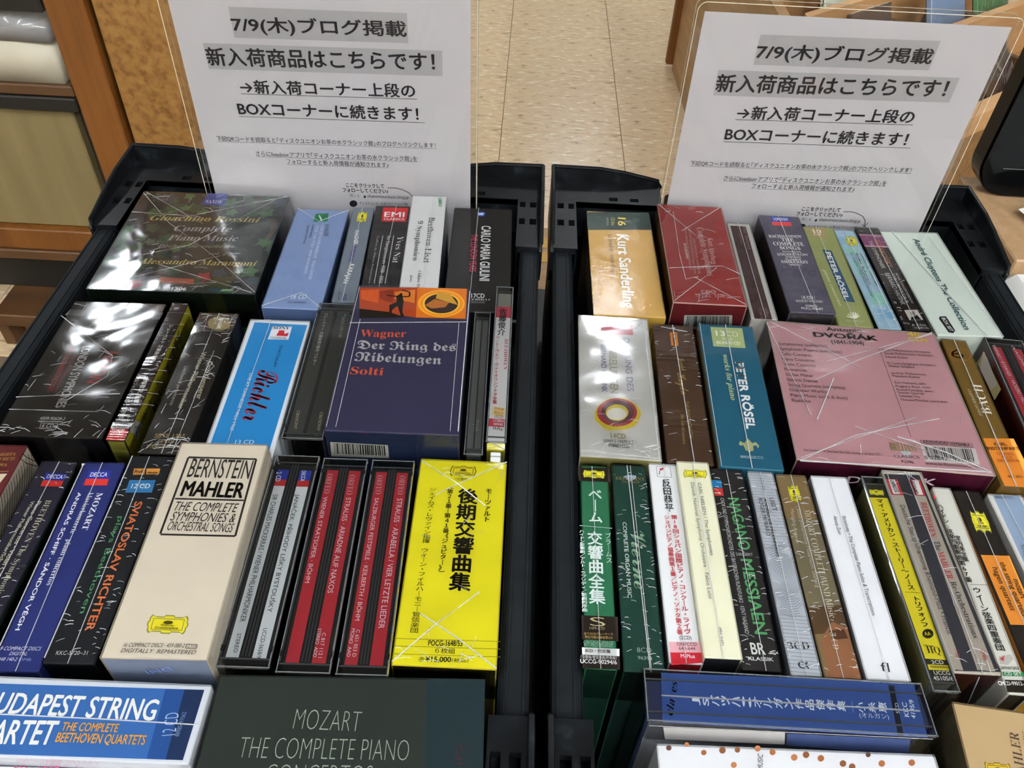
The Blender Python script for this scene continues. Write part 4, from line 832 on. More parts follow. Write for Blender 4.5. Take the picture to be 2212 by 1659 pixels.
# ---- right crate, back row
new('kurt', 0.0, 'cd_box_set', 'ochre box with dark green band across its far end', 'b08a48', film='ripple', front='9c7c30', left='1c1c18')
P(k1, [(322, 140), (815, 145), (838, 283), (330, 283)], '26352e'); T(k1, '16', 572, 185, 572, 250, 62, 'c9b44a', 'b'); T(k1, 'CD Box', 515, 188, 518, 250, 28, 'a8963e'); T(k1, 'EDITION', 478, 188, 480, 248, 16, '7f8a78')
T(k1, 'Kurt Sanderling', 562, 320, 618, 905, 88, 'd8d8d4', 'b'); T(k1, 'Legendary recordings', 492, 320, 520, 640, 40, '6a5432', 's')
new('atter', 0.010, 'cd_box_set', 'brick red box with folded film triangles and a barcode on its end', 'a23834', film='loose', front='6c2226', left='6e5030', edge='c8a8a0')
T(k1, 'Kurt Atterberg', 1282, 350, 1318, 556, 42, 'd8c0bc', 's'); T(k1, 'Complete Symphonies', 1195, 265, 1285, 650, 54, 'd8c0bc', 's')
T(k1, 'NDR RADIOPHILHARMONIE', 1165, 350, 1210, 635, 18, 'c89a94'); T(k1, 'RADIO-SINFONIEORCHESTER STUTTGART DES SWR', 1130, 270, 1175, 635, 18, 'c89a94'); T(k1, 'RADIO-SINFONIE-ORCHESTER FRANKFURT', 1098, 275, 1140, 605, 18, 'c89a94'); T(k1, 'ARI RASILAINEN', 1092, 388, 1115, 514, 20, 'e0ccc8', 'b')
T(k1, 'cpo', 1236, 790, 1355, 790, 26, 'c8a4a0', 'b'); LN(k1, [(1178, 790), (1415, 796)], .3, 'c8a4a0'); T(k1, '777 118-2    5 CDs', 1190, 818, 1420, 822, 22, 'd8c4c0')
face('front'); BAR(k1, [(1100, 962), (1482, 962), (1478, 1075), (1090, 1075)], 5, 'c8ccc4'); face('top'); X4(); SEAM(k1, [(980, 590), (1400, 575), (1545, 640)]); SEAM(k1, [(1010, 140), (1060, 480), (1110, 680), (1210, 660)])
new('schum', 0.0, 'cd_box_set', 'slim white box with dark brown marbled spine panel', 'b6b4ac', film='smooth')
UP([(.12, .03), (.80, .03), (.80, 1), (.12, 1)], '3a2220'); T(k1, 'Peter Maiwerck', 1560, 255, 1605, 440, 30, '8a6e66', 's'); T(k1, 'Die Symphonien', 1520, 255, 1550, 400, 22, '7a5e56', 's'); T(k1, 'Alles', 1732, 905, 1755, 975, 26, '8a6e66', 's'); T(k1, 'CD mit Text', 1690, 905, 1710, 1010, 26, '8a6e66', 's'); SEAMU([(.5, 0), (.55, 1)])
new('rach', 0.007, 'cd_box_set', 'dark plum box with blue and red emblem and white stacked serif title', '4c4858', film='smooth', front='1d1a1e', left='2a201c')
TWO(k2, [(193, 178), (342, 182), (364, 253), (212, 248)], 'LONDON')
for s, x0, x1, y, h in (('RACHMANINOV', 183, 445, 345, 22), ('THE', 282, 382, 374, 24), ('COMPLETE', 220, 462, 408, 28), ('SONGS', 272, 434, 440, 26), ('ELISABETH', 290, 436, 462, 10), ('SÖDERSTRÖM', 250, 490, 488, 22), ('(soprano)', 315, 435, 503, 12), ('VLADIMIR', 312, 440, 524, 12), ('ASHKENAZY', 277, 498, 548, 22), ('(piano)', 345, 435, 565, 12)):
    T(k2, s, x0, y, x1, y + 4, h, 'e6e2e0', 'S')
T(k2, '4 CD', 455, 834, 535, 836, 20, 'e0dcda', 'b'); LN(k2, [(440, 808), (545, 812), (545, 842), (448, 840), (440, 808)], .25, 'b0acaa'); T(k2, 'BOOKLET ENCLOSED', 398, 858, 612, 864, 16, 'd8d4d2'); T(k2, 'STEREO', 475, 898, 568, 900, 16, 'e0dcda', 'b'); T(k2, 'POCL-9064/7', 442, 918, 615, 924, 18, 'e0dcda', 'b'); SEAMU([(.48, 0), (.6, 1)])
new('roseg', 0.0, 'cd_box_set', 'olive green box with dark blue name bar and white shell emblem', '8e9358', film='smooth', shrinkW=2.2)
P(k2, [(495, 262), (618, 264), (640, 350), (525, 345)], 'a08a5a', 'emblem'); T(k2, '10', 525, 308, 600, 312, 28, 'ece8da', 'S'); T(k2, 'CD', 540, 328, 596, 330, 14, 'ece8da', 'S')
P(k2, [(606, 438), (678, 448), (868, 860), (780, 852)], '1f4a66'); T(k2, 'PETER RÖSEL', 628, 460, 782, 838, 48, 'ececea', 'B'); T(k2, 'piano concertos', 610, 600, 740, 892, 26, 'd8dab4', 'i')
for k in range(7): a = math.radians(-160 + k * 23); LN(k2, [(860 + 8 * math.cos(a), 988), (850 + 55 * math.cos(a), 985 + 48 * math.sin(a))], .9, 'e4e4d0', 'emblem')
T(k2, '0002882CCC', 798, 1016, 942, 1020, 14, 'b8bc90'); SEAMU([(.42, 0), (.5, 1)])
new('asken', 0.0, 'cd_box_set', 'slim pale blue spine with mint squares and yellow cartouche', 'a4c4d4', film='fine', left='3a4020', shrinkW=1.6)
for a, b_, v0, v1, cl in ((.05, .7, .09, .16, '8eb4cc'), (.1, .75, .2, .27, '9ccabc'), (.1, .8, .33, .5, '9cc8c4'), (.2, .95, .66, .78, '96cabc'), (.3, .98, .82, .9, '88b4cc')): UP([(a, v0), (b_, v0), (b_, v1), (a, v1)], cl)
DG(k2, [(790, 328), (870, 336), (888, 418), (805, 412)]); T(k2, 'ORIGINAL  MASTERS', 905, 470, 1035, 735, 18, '2a4a6a'); T(k2, 'Stefan Askenase', 860, 468, 975, 720, 26, '203c5c', 'b'); T(k2, 'the complete 1950s chopin recordings', 825, 465, 1000, 820, 18, '2a4a6a'); T(k2, '7 CD', 1185, 1010, 1200, 1040, 16, 'd4e4ec'); SEAMU([(.5, 0), (.5, 1)]); SEAMU([(.85, .25), (.9, 1)])
new('tchai', 0.0, 'cd_box_set', 'black spine with magenta band and tiny white portrait square', '26211f', film='cross')
UP([(0, .08), (1, .08), (1, .20), (0, .20)], '8a4070'); UP([(0, .20), (1, .20), (1, .215), (0, .215)], 'd8a8b8'); UP([(0, .08), (1, .08), (1, .09), (0, .09)], 'd8a8b8')
T(k2, 'TCHAIKOVSKY', 1012, 362, 1122, 580, 44, 'd07a48', 'r'); T(k2, 'THE SYMPHONIES', 968, 370, 1078, 588, 30, 'e4e0dc', 'r'); T(k2, 'BERNARD HAITINK', 1102, 628, 1235, 880, 36, 'e4e0dc', 'r'); T(k2, 'ROYAL CONCERTGEBOUW', 1185, 630, 1315, 870, 18, 'e4e0dc'); T(k2, 'ORCHESTRA', 1155, 632, 1278, 868, 18, 'e4e0dc')
P(k2, [(1258, 922), (1360, 918), (1410, 1000), (1300, 1002)], 'd4cec4', 'portrait'); P(k2, [(1312, 978), (1360, 960), (1396, 998), (1312, 1000)], '1a1614', 'portrait'); P(k2, [(1300, 935), (1335, 930), (1350, 960), (1318, 968)], '8a847c', 'portrait'); T(k2, '6 CDs', 1325, 1050, 1432, 1050, 16, 'e4e0dc'); T(k2, '442 061-2', 1340, 1072, 1445, 1070, 14, 'e4e0dc'); SEAMU([(.6, 0), (.55, 1)])
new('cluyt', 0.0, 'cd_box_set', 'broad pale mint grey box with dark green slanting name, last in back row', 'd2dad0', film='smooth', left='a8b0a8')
T(k2, 'André Cluytens The Collection', 1325, 355, 1738, 1078, 48, '2f5456', 'b'); P(k2, [(1540, 972), (1590, 970), (1665, 1085), (1650, 1105), (1612, 1100), (1535, 990)], '1c1c1c', 'emblem'); T(k2, 'BOX SET', 1552, 985, 1622, 1092, 30, 'dcdcdc', 'b'); SEAMU([(.2, .0), (.45, .5), (.75, 1)], .0004); SEAMU([(.8, .05), (.98, .95)])
# ---- right crate, second row
new('gott', 0.002, 'cd_box_set', 'broad white box with painted red and yellow ring under strong glare', 'd8d6d0', film='glare', front='b8b070', right='cfccc4', left='c8c6b8', shrinkW=2.4)
P(k3, [(505, 142), (790, 148), (800, 270), (505, 270)], 'c84058', 'emblem')
T(k3, 'DER RING DES', 705, 300, 745, 790, 58, '9c9cb0', 'b'); T(k3, 'NIBELUNGEN', 575, 390, 590, 808, 70, 'a8a48c', 'b'); T(k3, 'BERNARD HAITINK', 500, 360, 512, 798, 46, '6a6a90', 'b')
rr = random.Random(9)
for rx_, ry, cl, wob, ox, oy in ((215, 148, 'ddc634', 10, 5, 20), (196, 136, 'e0cc40', 6, 0, 0), (185, 130, 'a8303a', 0, 0, 0), (150, 108, '5c2436', 0, 6, -4), (104, 76, 'd8c83a', 2, 0, 2), (90, 56, 'e6e2d8', 0, -3, 14)):
    P(k3, [(650 + ox + (rx_ + rr.uniform(-wob, wob)) * math.cos(k * .2094), 982 + oy + (ry + rr.uniform(-wob, wob)) * math.sin(k * .2094)) for k in range(30)], cl, 'ring_picture')
for k in range(60): x, y = 300 + rr.random() * 150, 100 + rr.random() * 110; P(k3, [(x, y), (x + 6, y + 2), (x + 3, y + 6)], 'd8cc70')
for k in range(50): x, y = 480 + rr.random() * 260, 1095 + rr.random() * 60; P(k3, [(x, y), (x + 7, y + 2), (x + 3, y + 7)], 'd8cc50')
T(k3, '14CD', 592, 1220, 732, 1228, 48, 'a8986a', 'b'); T(k3, '50999 5 19479 2 7', 525, 1258, 802, 1272, 28, '3a3a3a'); T(k3, 'STEREO DDD', 572, 1298, 765, 1312, 28, '3a3a3a', 'b'); SEAMU([(.94, .02), (.97, 1)]); SEAMU([(.02, .97), (.98, .99)])
new('haydnb', 0.0, 'cd_box_set', 'chocolate brown spine with a small orange sticker and gold script', '553d2c', film='cross', left='96703c')
P(k3, [(1135, 248), (1200, 245), (1215, 372), (1150, 368)], 'd88a34', 'sticker'); T(k3, 'Brilliant', 1158, 258, 1168, 365, 28, '3a1c10', 'b'); T(k3, 'Joseph', 1215, 480, 1240, 600, 50, 'b89a5c', 'c'); T(k3, 'Haydn', 1200, 620, 1240, 820, 75, 'b89a5c', 'c')
T(k3, 'THE PIANO SONATAS', 1272, 880, 1315, 1225, 34, 'b89a5c', 'o'); T(k3, 'Die Klaviersonaten', 1232, 1000, 1255, 1275, 32, 'b89a5c', 'i'); SEAMU([(.5, 0), (.58, 1)], .0003); SEAMU([(.2, .02), (.85, .05)])
new('roset', 0.002, 'cd_box_set', 'teal box with pale green square and white slanted capitals', '1e5a70', film='smooth', left='a8966a', edge='2a6a80')
P(k3, [(1507, 197), (1800, 210), (1832, 392), (1535, 375)], 'a8b47c'); T(k3, '13', 1560, 278, 1645, 284, 46, 'ecece2', 'b'); T(k3, 'CD', 1660, 284, 1765, 290, 46, 'ecece2', 'L'); T(k3, 'PLUS', 1622, 320, 1718, 324, 24, 'dcdccc'); T(k3, 'BONUS CD', 1568, 354, 1785, 362, 26, 'ecece2', 'b')
T(k3, 'PETER RÖSEL', 1732, 520, 1840, 1135, 90, 'ececea', 'B'); T(k3, 'PETER RÖSEL', 1738, 520, 1846, 1135, 90, 'ececea', 'B'); T(k3, 'works for piano', 1620, 452, 1695, 870, 50, 'bcc89a', 'I'); T(k3, '0002822CCC', 1785, 1402, 1998, 1412, 22, 'd8dcd8')
P(k3, [(1852, 1220), (1890, 1262), (1872, 1330), (1830, 1330), (1822, 1262)], 'a8a878', 'emblem'); P(k3, [(1890, 1340), (1870, 1310), (1880, 1270), (1925, 1255), (1958, 1290), (1945, 1312), (1930, 1285), (1900, 1290), (1905, 1330)], 'a8a878', 'emblem'); P(k3, [(1840, 1340), (1850, 1310), (1820, 1265), (1780, 1245), (1768, 1275), (1790, 1290), (1808, 1280), (1825, 1310)], 'a8a878', 'emblem'); P(k3, [(1825, 1318), (1900, 1322), (1885, 1335), (1862, 1355), (1850, 1335)], 'a8a878', 'emblem')
SEAMU([(.5, 0), (.5, 1)], .0003); SEAMU([(.02, .0), (.02, 1)])
new('dvorak', 0.0, 'cd_box_set', 'large square dusty pink box with black title and barcode, maroon sides', 'cc9fa3', film='loose', front='5c1a34', left='4c1830', right='a89080', edge='cdbcae')
T(k4, 'Antonin', 562, 212, 858, 226, 30, '2a2226', 'b'); T(k4, 'DVOŘÁK', 455, 262, 990, 296, 52, '221c20', 'B'); T(k4, 'DVOŘÁK', 461, 262, 996, 296, 52, '221c20', 'B'); T(k4, '(1841-1904)', 605, 318, 878, 332, 30, '2a2226', 'b')
T(k4, '40', 1242, 255, 1345, 262, 34, 'e8d848', 'b'); T(k4, 'CDs', 1252, 298, 1412, 305, 34, 'e8d848', 'b')
L_ = ['Symphonies (complete)', 'Symphonic Poems (complete)', 'Cello Concerto', 'Piano Concerto', 'Violin Concerto', 'Romances', 'Stabat Mater', 'Slavonic Dances', 'String Quartets (complete)', 'Chamber Works', 'Piano Music (solo & duet)', 'Rusalka']
wl = [570, 695, 445, 465, 475, 400, 455, 490, 720, 560, 740, 430]
for k, s in enumerate(L_): y = 330 + k * 43; x = 163 + k * 10.2; T(k4, s, x, y, wl[k], y + (wl[k] - x) * .055, 24, '5a4048')
R_ = [('Royal Philharmonic Orchestra', 1030, 380, 1432), ('Slovak Philharmonic Orchestra,', 1045, 408, 1462), ('Zdenek Kosler', 1052, 438, 1245), ('St. Louis Symphony Orchestra', 1070, 490, 1480), ('Walter Süsskind', 1080, 515, 1298), ('Janáček Philharmony,', 1102, 572, 1398), ('Theodore Kuchar', 1112, 598, 1348), ('Zara Nelsova, cello', 1130, 652, 1395), ('Ruggiero Ricci, violin', 1142, 682, 1435), ('Rudolf Firkušný, piano', 1150, 712, 1460), ('Stamitz Quartet', 1160, 736, 1380), ('Solomon Trio', 1172, 764, 1345), ('Thorson/Thurber, piano duet', 1182, 796, 1575)]
for s, x, y, x2 in R_: T(k4, s, x, y, x2, y + (x2 - x) * .05, 18, '5a4048')
LN(k4, [(1003, 365), (1268, 1100)], .3, '4a3038'); T(k4, 'See bottom of the box for the content of the CD\'s', 372, 1216, 1028, 1258, 22, '5a4048'); T(k4, 'BRILLIANT', 1100, 1210, 1325, 1228, 66, '8a8a3a', 's'); T(k4, 'CLASSICS', 1128, 1270, 1340, 1280, 22, '4a5a60', 'r'); P(k4, [(1172, 1222), (1222, 1208), (1270, 1228), (1245, 1270)], 'c8ccd0', 'emblem'); T(k4, '92396', 1190, 1315, 1292, 1322, 22, '4a3038')
LN(k4, [(1345, 1125), (1590, 1140), (1605, 1170), (1355, 1155), (1345, 1125)], .3, '3a2830'); LN(k4, [(1605, 1142), (1775, 1152), (1785, 1188), (1618, 1176), (1605, 1142)], .3, '3a2830'); T(k4, 'ADD/DDD', 1365, 1152, 1580, 1166, 22, '3a2830', 'b'); T(k4, 'STEMRA', 1622, 1172, 1768, 1180, 22, '3a2830', 'b')
BAR(k4, [(1345, 1165), (1805, 1195), (1845, 1330), (1390, 1302)], 8, 'dcd4d0', .72); T(k4, '5 028421 923963', 1385, 1285, 1800, 1310, 26, '1c1418', 'r'); T(k4, 'www.brilliantclassics.com', 1390, 1330, 1860, 1362, 24, '3a2830')
face('front'); T(k4, 'DVOŘÁK', 722, 1480, 1465, 1500, 60, 'b8a0a8', 'b') if False else T(k4, 'DVORAK', 722, 1478, 1465, 1500, 56, 'b8a0a8', 'b'); face('top')
X4(); SEAM(k4, [(340, 1300), (800, 1090), (1500, 950)], .0003); SEAM(k4, [(60, 150), (430, 920)]); SEAM(k4, [(460, 630), (800, 470), (1440, 230)], .0003); SEAM(k4, [(480, 960), (620, 610)], .0004); SEAM(k4, [(1150, 1100), (1550, 1230), (1940, 1400)], .0004); SEAM(k4, [(340, 1302), (1900, 1395)], .0004)
new('bach', 0.0, 'cd_box_set', 'olive brown spine with orange number and bright orange lower end', '6e5420', film='smooth')
T(k4, '6', 1615, 440, 1720, 442, 72, 'e09a34', 'r'); T(k4, '6', 1617, 440, 1722, 442, 72, 'e09a34', 'r'); LN(k4, [(1680 + 88 * math.cos(k * .4), 415 + 52 * math.sin(k * .4)) for k in range(17)], .35, 'a8602a'); T(k4, 'CD', 1690, 462, 1728, 466, 14, 'c07a34')
T(k4, 'BACH', 1868, 895, 1775, 672, 0, 'ececea') if False else T(rx, 'BACH', 290, 905, 178, 608, 92, 'e4e0d8', 's'); T(rx, 'JOHANN SEBASTIAN', 195, 918, 68, 652, 30, 'c8c0a8', 's')
P(k4, [(1868, 1108), (2125, 1112), (2330, 1525), (2052, 1508)], 'd98a34'); T(k4, 'KARL', 1968, 1172, 2075, 1172, 26, '5c3818', 'b'); T(k4, 'RISTENPART', 1912, 1208, 2180, 1210, 26, '5c3818', 'b'); T(k4, 'OEUVRES', 1988, 1252, 2132, 1254, 22, 'b8602a', 'b'); T(k4, 'POUR', 2032, 1280, 2120, 1282, 20, 'b8602a', 'b'); T(k4, 'ORCHESTRE', 1992, 1306, 2185, 1310, 20, 'b8602a', 'b'); T(k4, '465 893-2', 2078, 1440, 2240, 1444, 22, '6c4420'); SEAMU([(.5, 0), (.5, 1)], .0003)
new('redj', 0.0, 'jewel_case', 'clear jewel case with red strips and a picture booklet at the right edge', None, dark='26262a', left='7a3428', quad=[(2128, 731), (2205, 733), (2340, 1000), (2243, 1000)])
strips([(.15, .38, .07, .96, 'b03440'), (.66, .9, .07, .96, 'b03440')]); ribs([.06, .46, .52, .96])
T(rx, 'VARNAY / RYSANEK / VICKERS / HOTTER / STEWART', 285, 208, 760, 1100, 34, 'e0ccd0', 'b'); T(rx, 'WAGNER: DIE WALKÜRE', 470, 208, 900, 900, 34, 'e0ccd0', 'b')
face('left'); P(rx, [(215, 280), (235, 345), (380, 650), (315, 760), (150, 400)], 'a89a6a', 'booklet'); P(rx, [(200, 270), (245, 340), (340, 600), (280, 660), (175, 460)], 'b8aca0', 'booklet'); LN(rx, [(120, 420), (215, 280), (230, 345)], .5, 'd8cfa0', 'booklet'); face('top')
# ---- right crate, third row
new('bohm', 0.0, 'cd_box_set', 'green spine with black ends, yellow cartouche and white vertical characters', '2c6e4c', film='smooth', front='0a261c', shrinkW=2.4)  # front green taken near black: shade inside the crate put into its colour
UP([(0, .745), (1, .745), (1, .88), (0, .88)], '241c18') if False else None
P(r3, [(160, 100), (385, 105), (395, 205), (167, 195)], '241c18'); P(r3, [(186, 1158), (447, 1170), (450, 1345), (190, 1330)], '241c18'); P(r3, [(190, 1388), (458, 1400), (458, 1452), (192, 1440)], 'd4d4d2'); P(r3, [(192, 1442), (460, 1454), (462, 1548), (194, 1538)], '241c18')
DG(r3, [(200, 114), (352, 122), (350, 182), (198, 172)]); V(r3, 'ベーム', 282, 262, 288, 495, 95, 'dce8e0', 'b'); LN(r3, [(172, 515), (405, 535)], .35, 'b8c8c0')
V(r3, '交響曲全集', 280, 560, 300, 1080, 112, 'e4ece8', 'B'); V(r3, 'ブラームス', 375, 570, 385, 785, 42, 'dce8e0'); V(r3, 'ハイドン変奏曲／アルト・ラプソディ／悲劇的序曲', 188, 550, 210, 1135, 38, 'dce8e0', 'b')
T(r3, 'S', 248, 1235, 358, 1240, 62, 'c8b88a', 'L'); T(r3, 'HM-CD', 245, 1262, 352, 1264, 20, 'c8b88a', 'L'); T(r3, '全てのCDプレーヤーで', 203, 1300, 412, 1306, 20, 'c8a860'); T(r3, '再生可能な高音質CD', 210, 1325, 408, 1332, 20, 'c8a860'); T(r3, 'ORIGINAL-IMAGE', 202, 1362, 415, 1370, 22, '9ab8a8', 'o'); T(r3, 'BIT-PROCESSING', 204, 1382, 410, 1390, 20, '9ab8a8', 'o')
T(r3, '3CD・限定盤', 212, 1425, 395, 1432, 26, '2a2424', 'b'); T(r3, '〈交響曲/管弦楽曲/声楽曲〉', 180, 1468, 440, 1478, 24, 'd8d4d0'); T(r3, 'UCCG-90294/6', 178, 1502, 440, 1512, 30, 'e4e2e0', 'b'); SEAMU([(.42, 0), (.48, 1)])
new('vierne', 0.0, 'cd_box_set', 'dark green crinkled wrapped spine with pale script beside white capitals', '1d4238', film='fine', front='0c1f1a', left='0c1f1a')  # front and left darker than the top, with shade painted into the card
T(r3, 'BRILLIANT', 430, 188, 638, 196, 22, '9a8a50', 's'); T(r3, 'CLASSICS', 475, 208, 600, 214, 14, '9a8a50'); P(r3, [(485, 165), (520, 152), (575, 158), (580, 175), (535, 200)], 'b8c4d8', 'emblem')
T(r3, 'COMPLETE ORGAN MUSIC', 480, 492, 518, 1035, 28, 'd0d8d0', 'B'); T(r3, 'Vierne', 535, 550, 565, 970, 105, '9ab89a', 'c'); T(r3, '8CD', 585, 1425, 688, 1428, 34, 'b8c4b8', 'L'); T(r3, '96398', 590, 1475, 692, 1482, 24, 'b8c4b8'); SEAMU([(.45, 0), (.65, 1)], .0003); SEAMU([(.55, 0), (.68, 1)])
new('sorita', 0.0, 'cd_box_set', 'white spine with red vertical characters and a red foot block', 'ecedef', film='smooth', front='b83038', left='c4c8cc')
LN(r3, [(722, 92), (820, 95), (832, 170), (730, 165), (722, 92)], .25, '6a6a6a', 'emblem'); P(r3, [(745, 108), (772, 102), (775, 112), (750, 122)], 'b02a30', 'emblem'); LN(r3, [(748, 122), (745, 145), (740, 148)], .4, '2a2a2a', 'emblem')
V(r3, '反田恭平', 790, 185, 818, 418, 62, '1e1e20', 'B'); V(r3, '第18回ショパン国際ピアノ・コンクール・ライヴ', 848, 440, 948, 1295, 46, 'b8343a', 'B'); V(r3, 'ショパンピアノ協奏曲第１番／ピアノ・ソナタ第２番', 795, 445, 892, 1298, 40, 'b8343a', 'B')
T(r3, '(2CD)', 890, 1332, 975, 1335, 26, '2e2e30'); P(r3, [(812, 1348), (1035, 1350), (1048, 1425), (822, 1422)], 'e8b4ba'); T(r3, 'ONFCCD', 870, 1378, 1012, 1380, 24, '2e2e30'); T(r3, '643-644', 885, 1408, 1002, 1410, 22, '2e2e30'); P(r3, [(822, 1424), (1048, 1426), (1054, 1500), (830, 1515)], 'c22c3a'); T(r3, 'M-Plus', 898, 1465, 1000, 1468, 28, 'f0dede', 'b'); SEAMU([(.55, 0), (.5, 1)])
new('nielsen', 0.004, 'cd_box_set', 'cream spine with yellow cartouche and thin grey lettering', 'ebe8cd', film='smooth', front='2a2c30')
DG(r3, [(922, 112), (1082, 118), (1078, 178), (920, 172)]); T(r3, 'CARL NIELSEN / The Symphonies', 1018, 210, 1110, 730, 24, '5a5c60', 'r'); T(r3, 'Danish National Symphony Orchestra · Fabio Luisi', 968, 208, 1098, 1040, 24, '6a6c70', 'r'); T(r3, '486 3471', 1165, 1245, 1182, 1375, 24, '5a5c60'); SEAMU([(.5, 0), (.5, 1)], .0003)
new('nagano', 0.0, 'cd_box_set', 'black crinkled wrapped spine with large green capitals', '2a2828', film='fine', right='22304a')
P(r3, [(1115, 190), (1185, 190), (1195, 245), (1128, 243)], '2a86b8', 'emblem'); P(r3, [(1130, 246), (1196, 248), (1206, 302), (1142, 300)], 'c84038', 'emblem')
T(r3, 'NAGANO', 1235, 318, 1318, 690, 78, '5aa468', 'b'); T(r3, 'MESSIAEN', 1325, 755, 1430, 1295, 82, '5aa468', 'b'); T(r3, 'DIRIGIERT', 1296, 732, 1415, 735, 20, 'c8ccc8'); T(r3, 'CHOR UND SYMPHONIEORCHESTER DES BAYERISCHEN RUNDFUNKS · KENT NAGANO', 1180, 320, 1358, 1290, 26, 'd0d0cc'); T(r3, 'BR', 1405, 1438, 1508, 1442, 82, 'e0e0dc', 'b'); T(r3, 'KLASSIK', 1382, 1482, 1565, 1490, 26, 'e0e0dc', 'b'); SEAMU([(.5, 0), (.6, 1)])
new('lisz', 0.0, 'cd_box_set', 'silver grey spine with concentric thumbprint rings', 'c2c6cc', film='fine')
for k in range(1, 62):
    v = k / 62.0
    if .42 < v < .74: continue
    UP([(.01, v), (.99, v + .004), (.99, v + .007), (.01, v + .003)], '969ba2')
for k in range(1, 16):
    R_0 = k * 0.0009; W, L = cur['W'], cur['L']; pts = [(0.5 + R_0 * math.cos(t * .4189) * .95 / W, .58 + R_0 * 1.55 * math.sin(t * .4189) / L) for t in range(16)]
    for a, b_ in zip(pts, pts[1:]):
        if min(a[0], b_[0]) > .01 and max(a[0], b_[0]) < .99: UP([a, b_, (b_[0] + .0, b_[1] + .003), (a[0], a[1] + .003)], '8f949b')
T(r4, 'ALPHA 1075', 130, 158, 148, 242, 14, '26282c'); T(r4, 'LISZT', 190, 295, 215, 380, 26, '26282c'); T(r4, 'ANNÉES DE PÈLERINAGE', 152, 298, 240, 685, 26, '26282c', 'B'); T(r4, 'ROGER MURARO', 115, 296, 172, 545, 26, '26282c'); T(r4, '3CD', 318, 1300, 460, 1298, 48, '2e3034', 's'); T(r4, 'α', 385, 1425, 455, 1428, 45, '2e3034', 's'); SEAMU([(.5, 0), (.5, 1)])
new('mozg', 0.0, 'cd_box_set', 'golden brown crinkled wrapped spine with a face in its lower end', '8a7450', film='fine')
UP([(0, .25), (1, .25), (1, .7), (0, .7)], '7c7258'); UP([(0, .7), (1, .68), (1, .8), (0, .82)], '5c4630'); UP([(.15, .84), (.6, .76), (1, .78), (1, 1), (.1, 1)], '9a6a4a', 'portrait'); UP([(.45, .80), (.9, .79), (.95, .83), (.5, .84)], '5a3a28', 'portrait')
DG(r4, [(305, 210), (375, 202), (408, 320), (340, 330)]); T(r4, 'MOZART COMPLETE WIND Music', 415, 372, 590, 1090, 40, 'd8d0bc', 's'); T(r4, 'Bläserphilharmonie Mozarteum Salzburg', 370, 368, 500, 890, 24, 'cfc6b0', 's'); T(r4, 'Hansjörg Angerer', 330, 368, 365, 600, 24, 'cfc6b0', 's'); T(r4, '3 CD', 590, 1188, 615, 1298, 38, 'd8d0bc', 's'); SEAMU([(.5, 0), (.5, 1)])
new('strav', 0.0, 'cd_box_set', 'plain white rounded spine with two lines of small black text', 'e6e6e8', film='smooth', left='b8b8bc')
T(r4, 'Stravinsky • The Complete Piano Solos & Transcriptions', 672, 415, 872, 1075, 24, '3a3a3e'); T(r4, 'Alexey Zuev', 612, 415, 650, 540, 24, '3a3a3e'); T(r4, 'fl', 935, 1445, 990, 1452, 60, '2e2e32', 'L'); SEAMU([(.5, 0), (.5, 1)])
new('trif', 0.004, 'jewel_case', 'clear jewel case with a bright yellow paper strip of vertical characters', None, dark='4a4a46', left='8a8450')
P(r4, [(820, 205), (948, 212), (975, 295), (850, 290)], '38342a', 'spine_label'); P(r4, [(850, 290), (975, 295), (1368, 1370), (1225, 1360)], 'eddc38', 'spine_label'); P(r4, [(1225, 1360), (1368, 1370), (1382, 1405), (1238, 1398)], '34302a', 'spine_label'); P(r4, [(1238, 1398), (1382, 1406), (1392, 1440), (1250, 1434)], 'e4d438', 'spine_label'); P(r4, [(1250, 1434), (1392, 1440), (1425, 1530), (1282, 1520)], '34302a', 'spine_label')
DG(r4, [(848, 235), (945, 240), (952, 280), (860, 275)], txt=False); V(r4, 'マイ・アメリカン・ストーリー～ノース', 918, 305, 1135, 905, 46, '26241a', 'b'); V(r4, 'トリフォノフ', 1160, 950, 1225, 1150, 42, '26241a', 'b'); LN(r4, [(1092, 918), (1190, 925)], .25, '6a6220')
P(r4, [(1242 + 38 * math.cos(k * .5236), 1195 + 32 * math.sin(k * .5236)) for k in range(12)], '26241a', 'emblem'); T(r4, 'AA', 1222, 1208, 1264, 1208, 24, 'e8d838', 'r'); T(r4, 'Ultimate', 1215, 1280, 1280, 1285, 14, '26241a'); T(r4, 'HQ', 1242, 1325, 1330, 1330, 46, '26241a', 's'); T(r4, '2CD', 1268, 1396, 1348, 1398, 24, 'e4e2dc', 'b'); T(r4, '(協奏曲/器楽曲)', 1262, 1425, 1382, 1430, 18, '34302a'); T(r4, 'UCCG', 1285, 1468, 1392, 1470, 26, 'e4e2dc', 'b'); T(r4, '45105/6', 1282, 1505, 1415, 1508, 28, 'e4e2dc', 'b'); ribs([.04, .96])
new('capr', 0.0, 'cd_box_set', 'cream slipcase holding two jewel cases with beige spines and red ends', 'cfc8ba', film='loose', front='4a1c1c', shrinkW=1.8)
P(r4, [(950, 135), (1185, 142), (1722, 1450), (1425, 1442)], '3c3c42')
P(r4, [(962, 168), (1038, 170), (1080, 275), (1000, 270)], 'c03a3c', 'emblem'); P(r4, [(1118, 172), (1190, 172), (1228, 280), (1158, 275)], 'c03a3c', 'emblem'); P(r4, [(1000, 272), (1080, 276), (1478, 1440), (1420, 1432)], 'b4aa9c', 'spine_label'); P(r4, [(1158, 277), (1228, 282), (1690, 1445), (1570, 1435)], 'b4aa9c', 'spine_label')
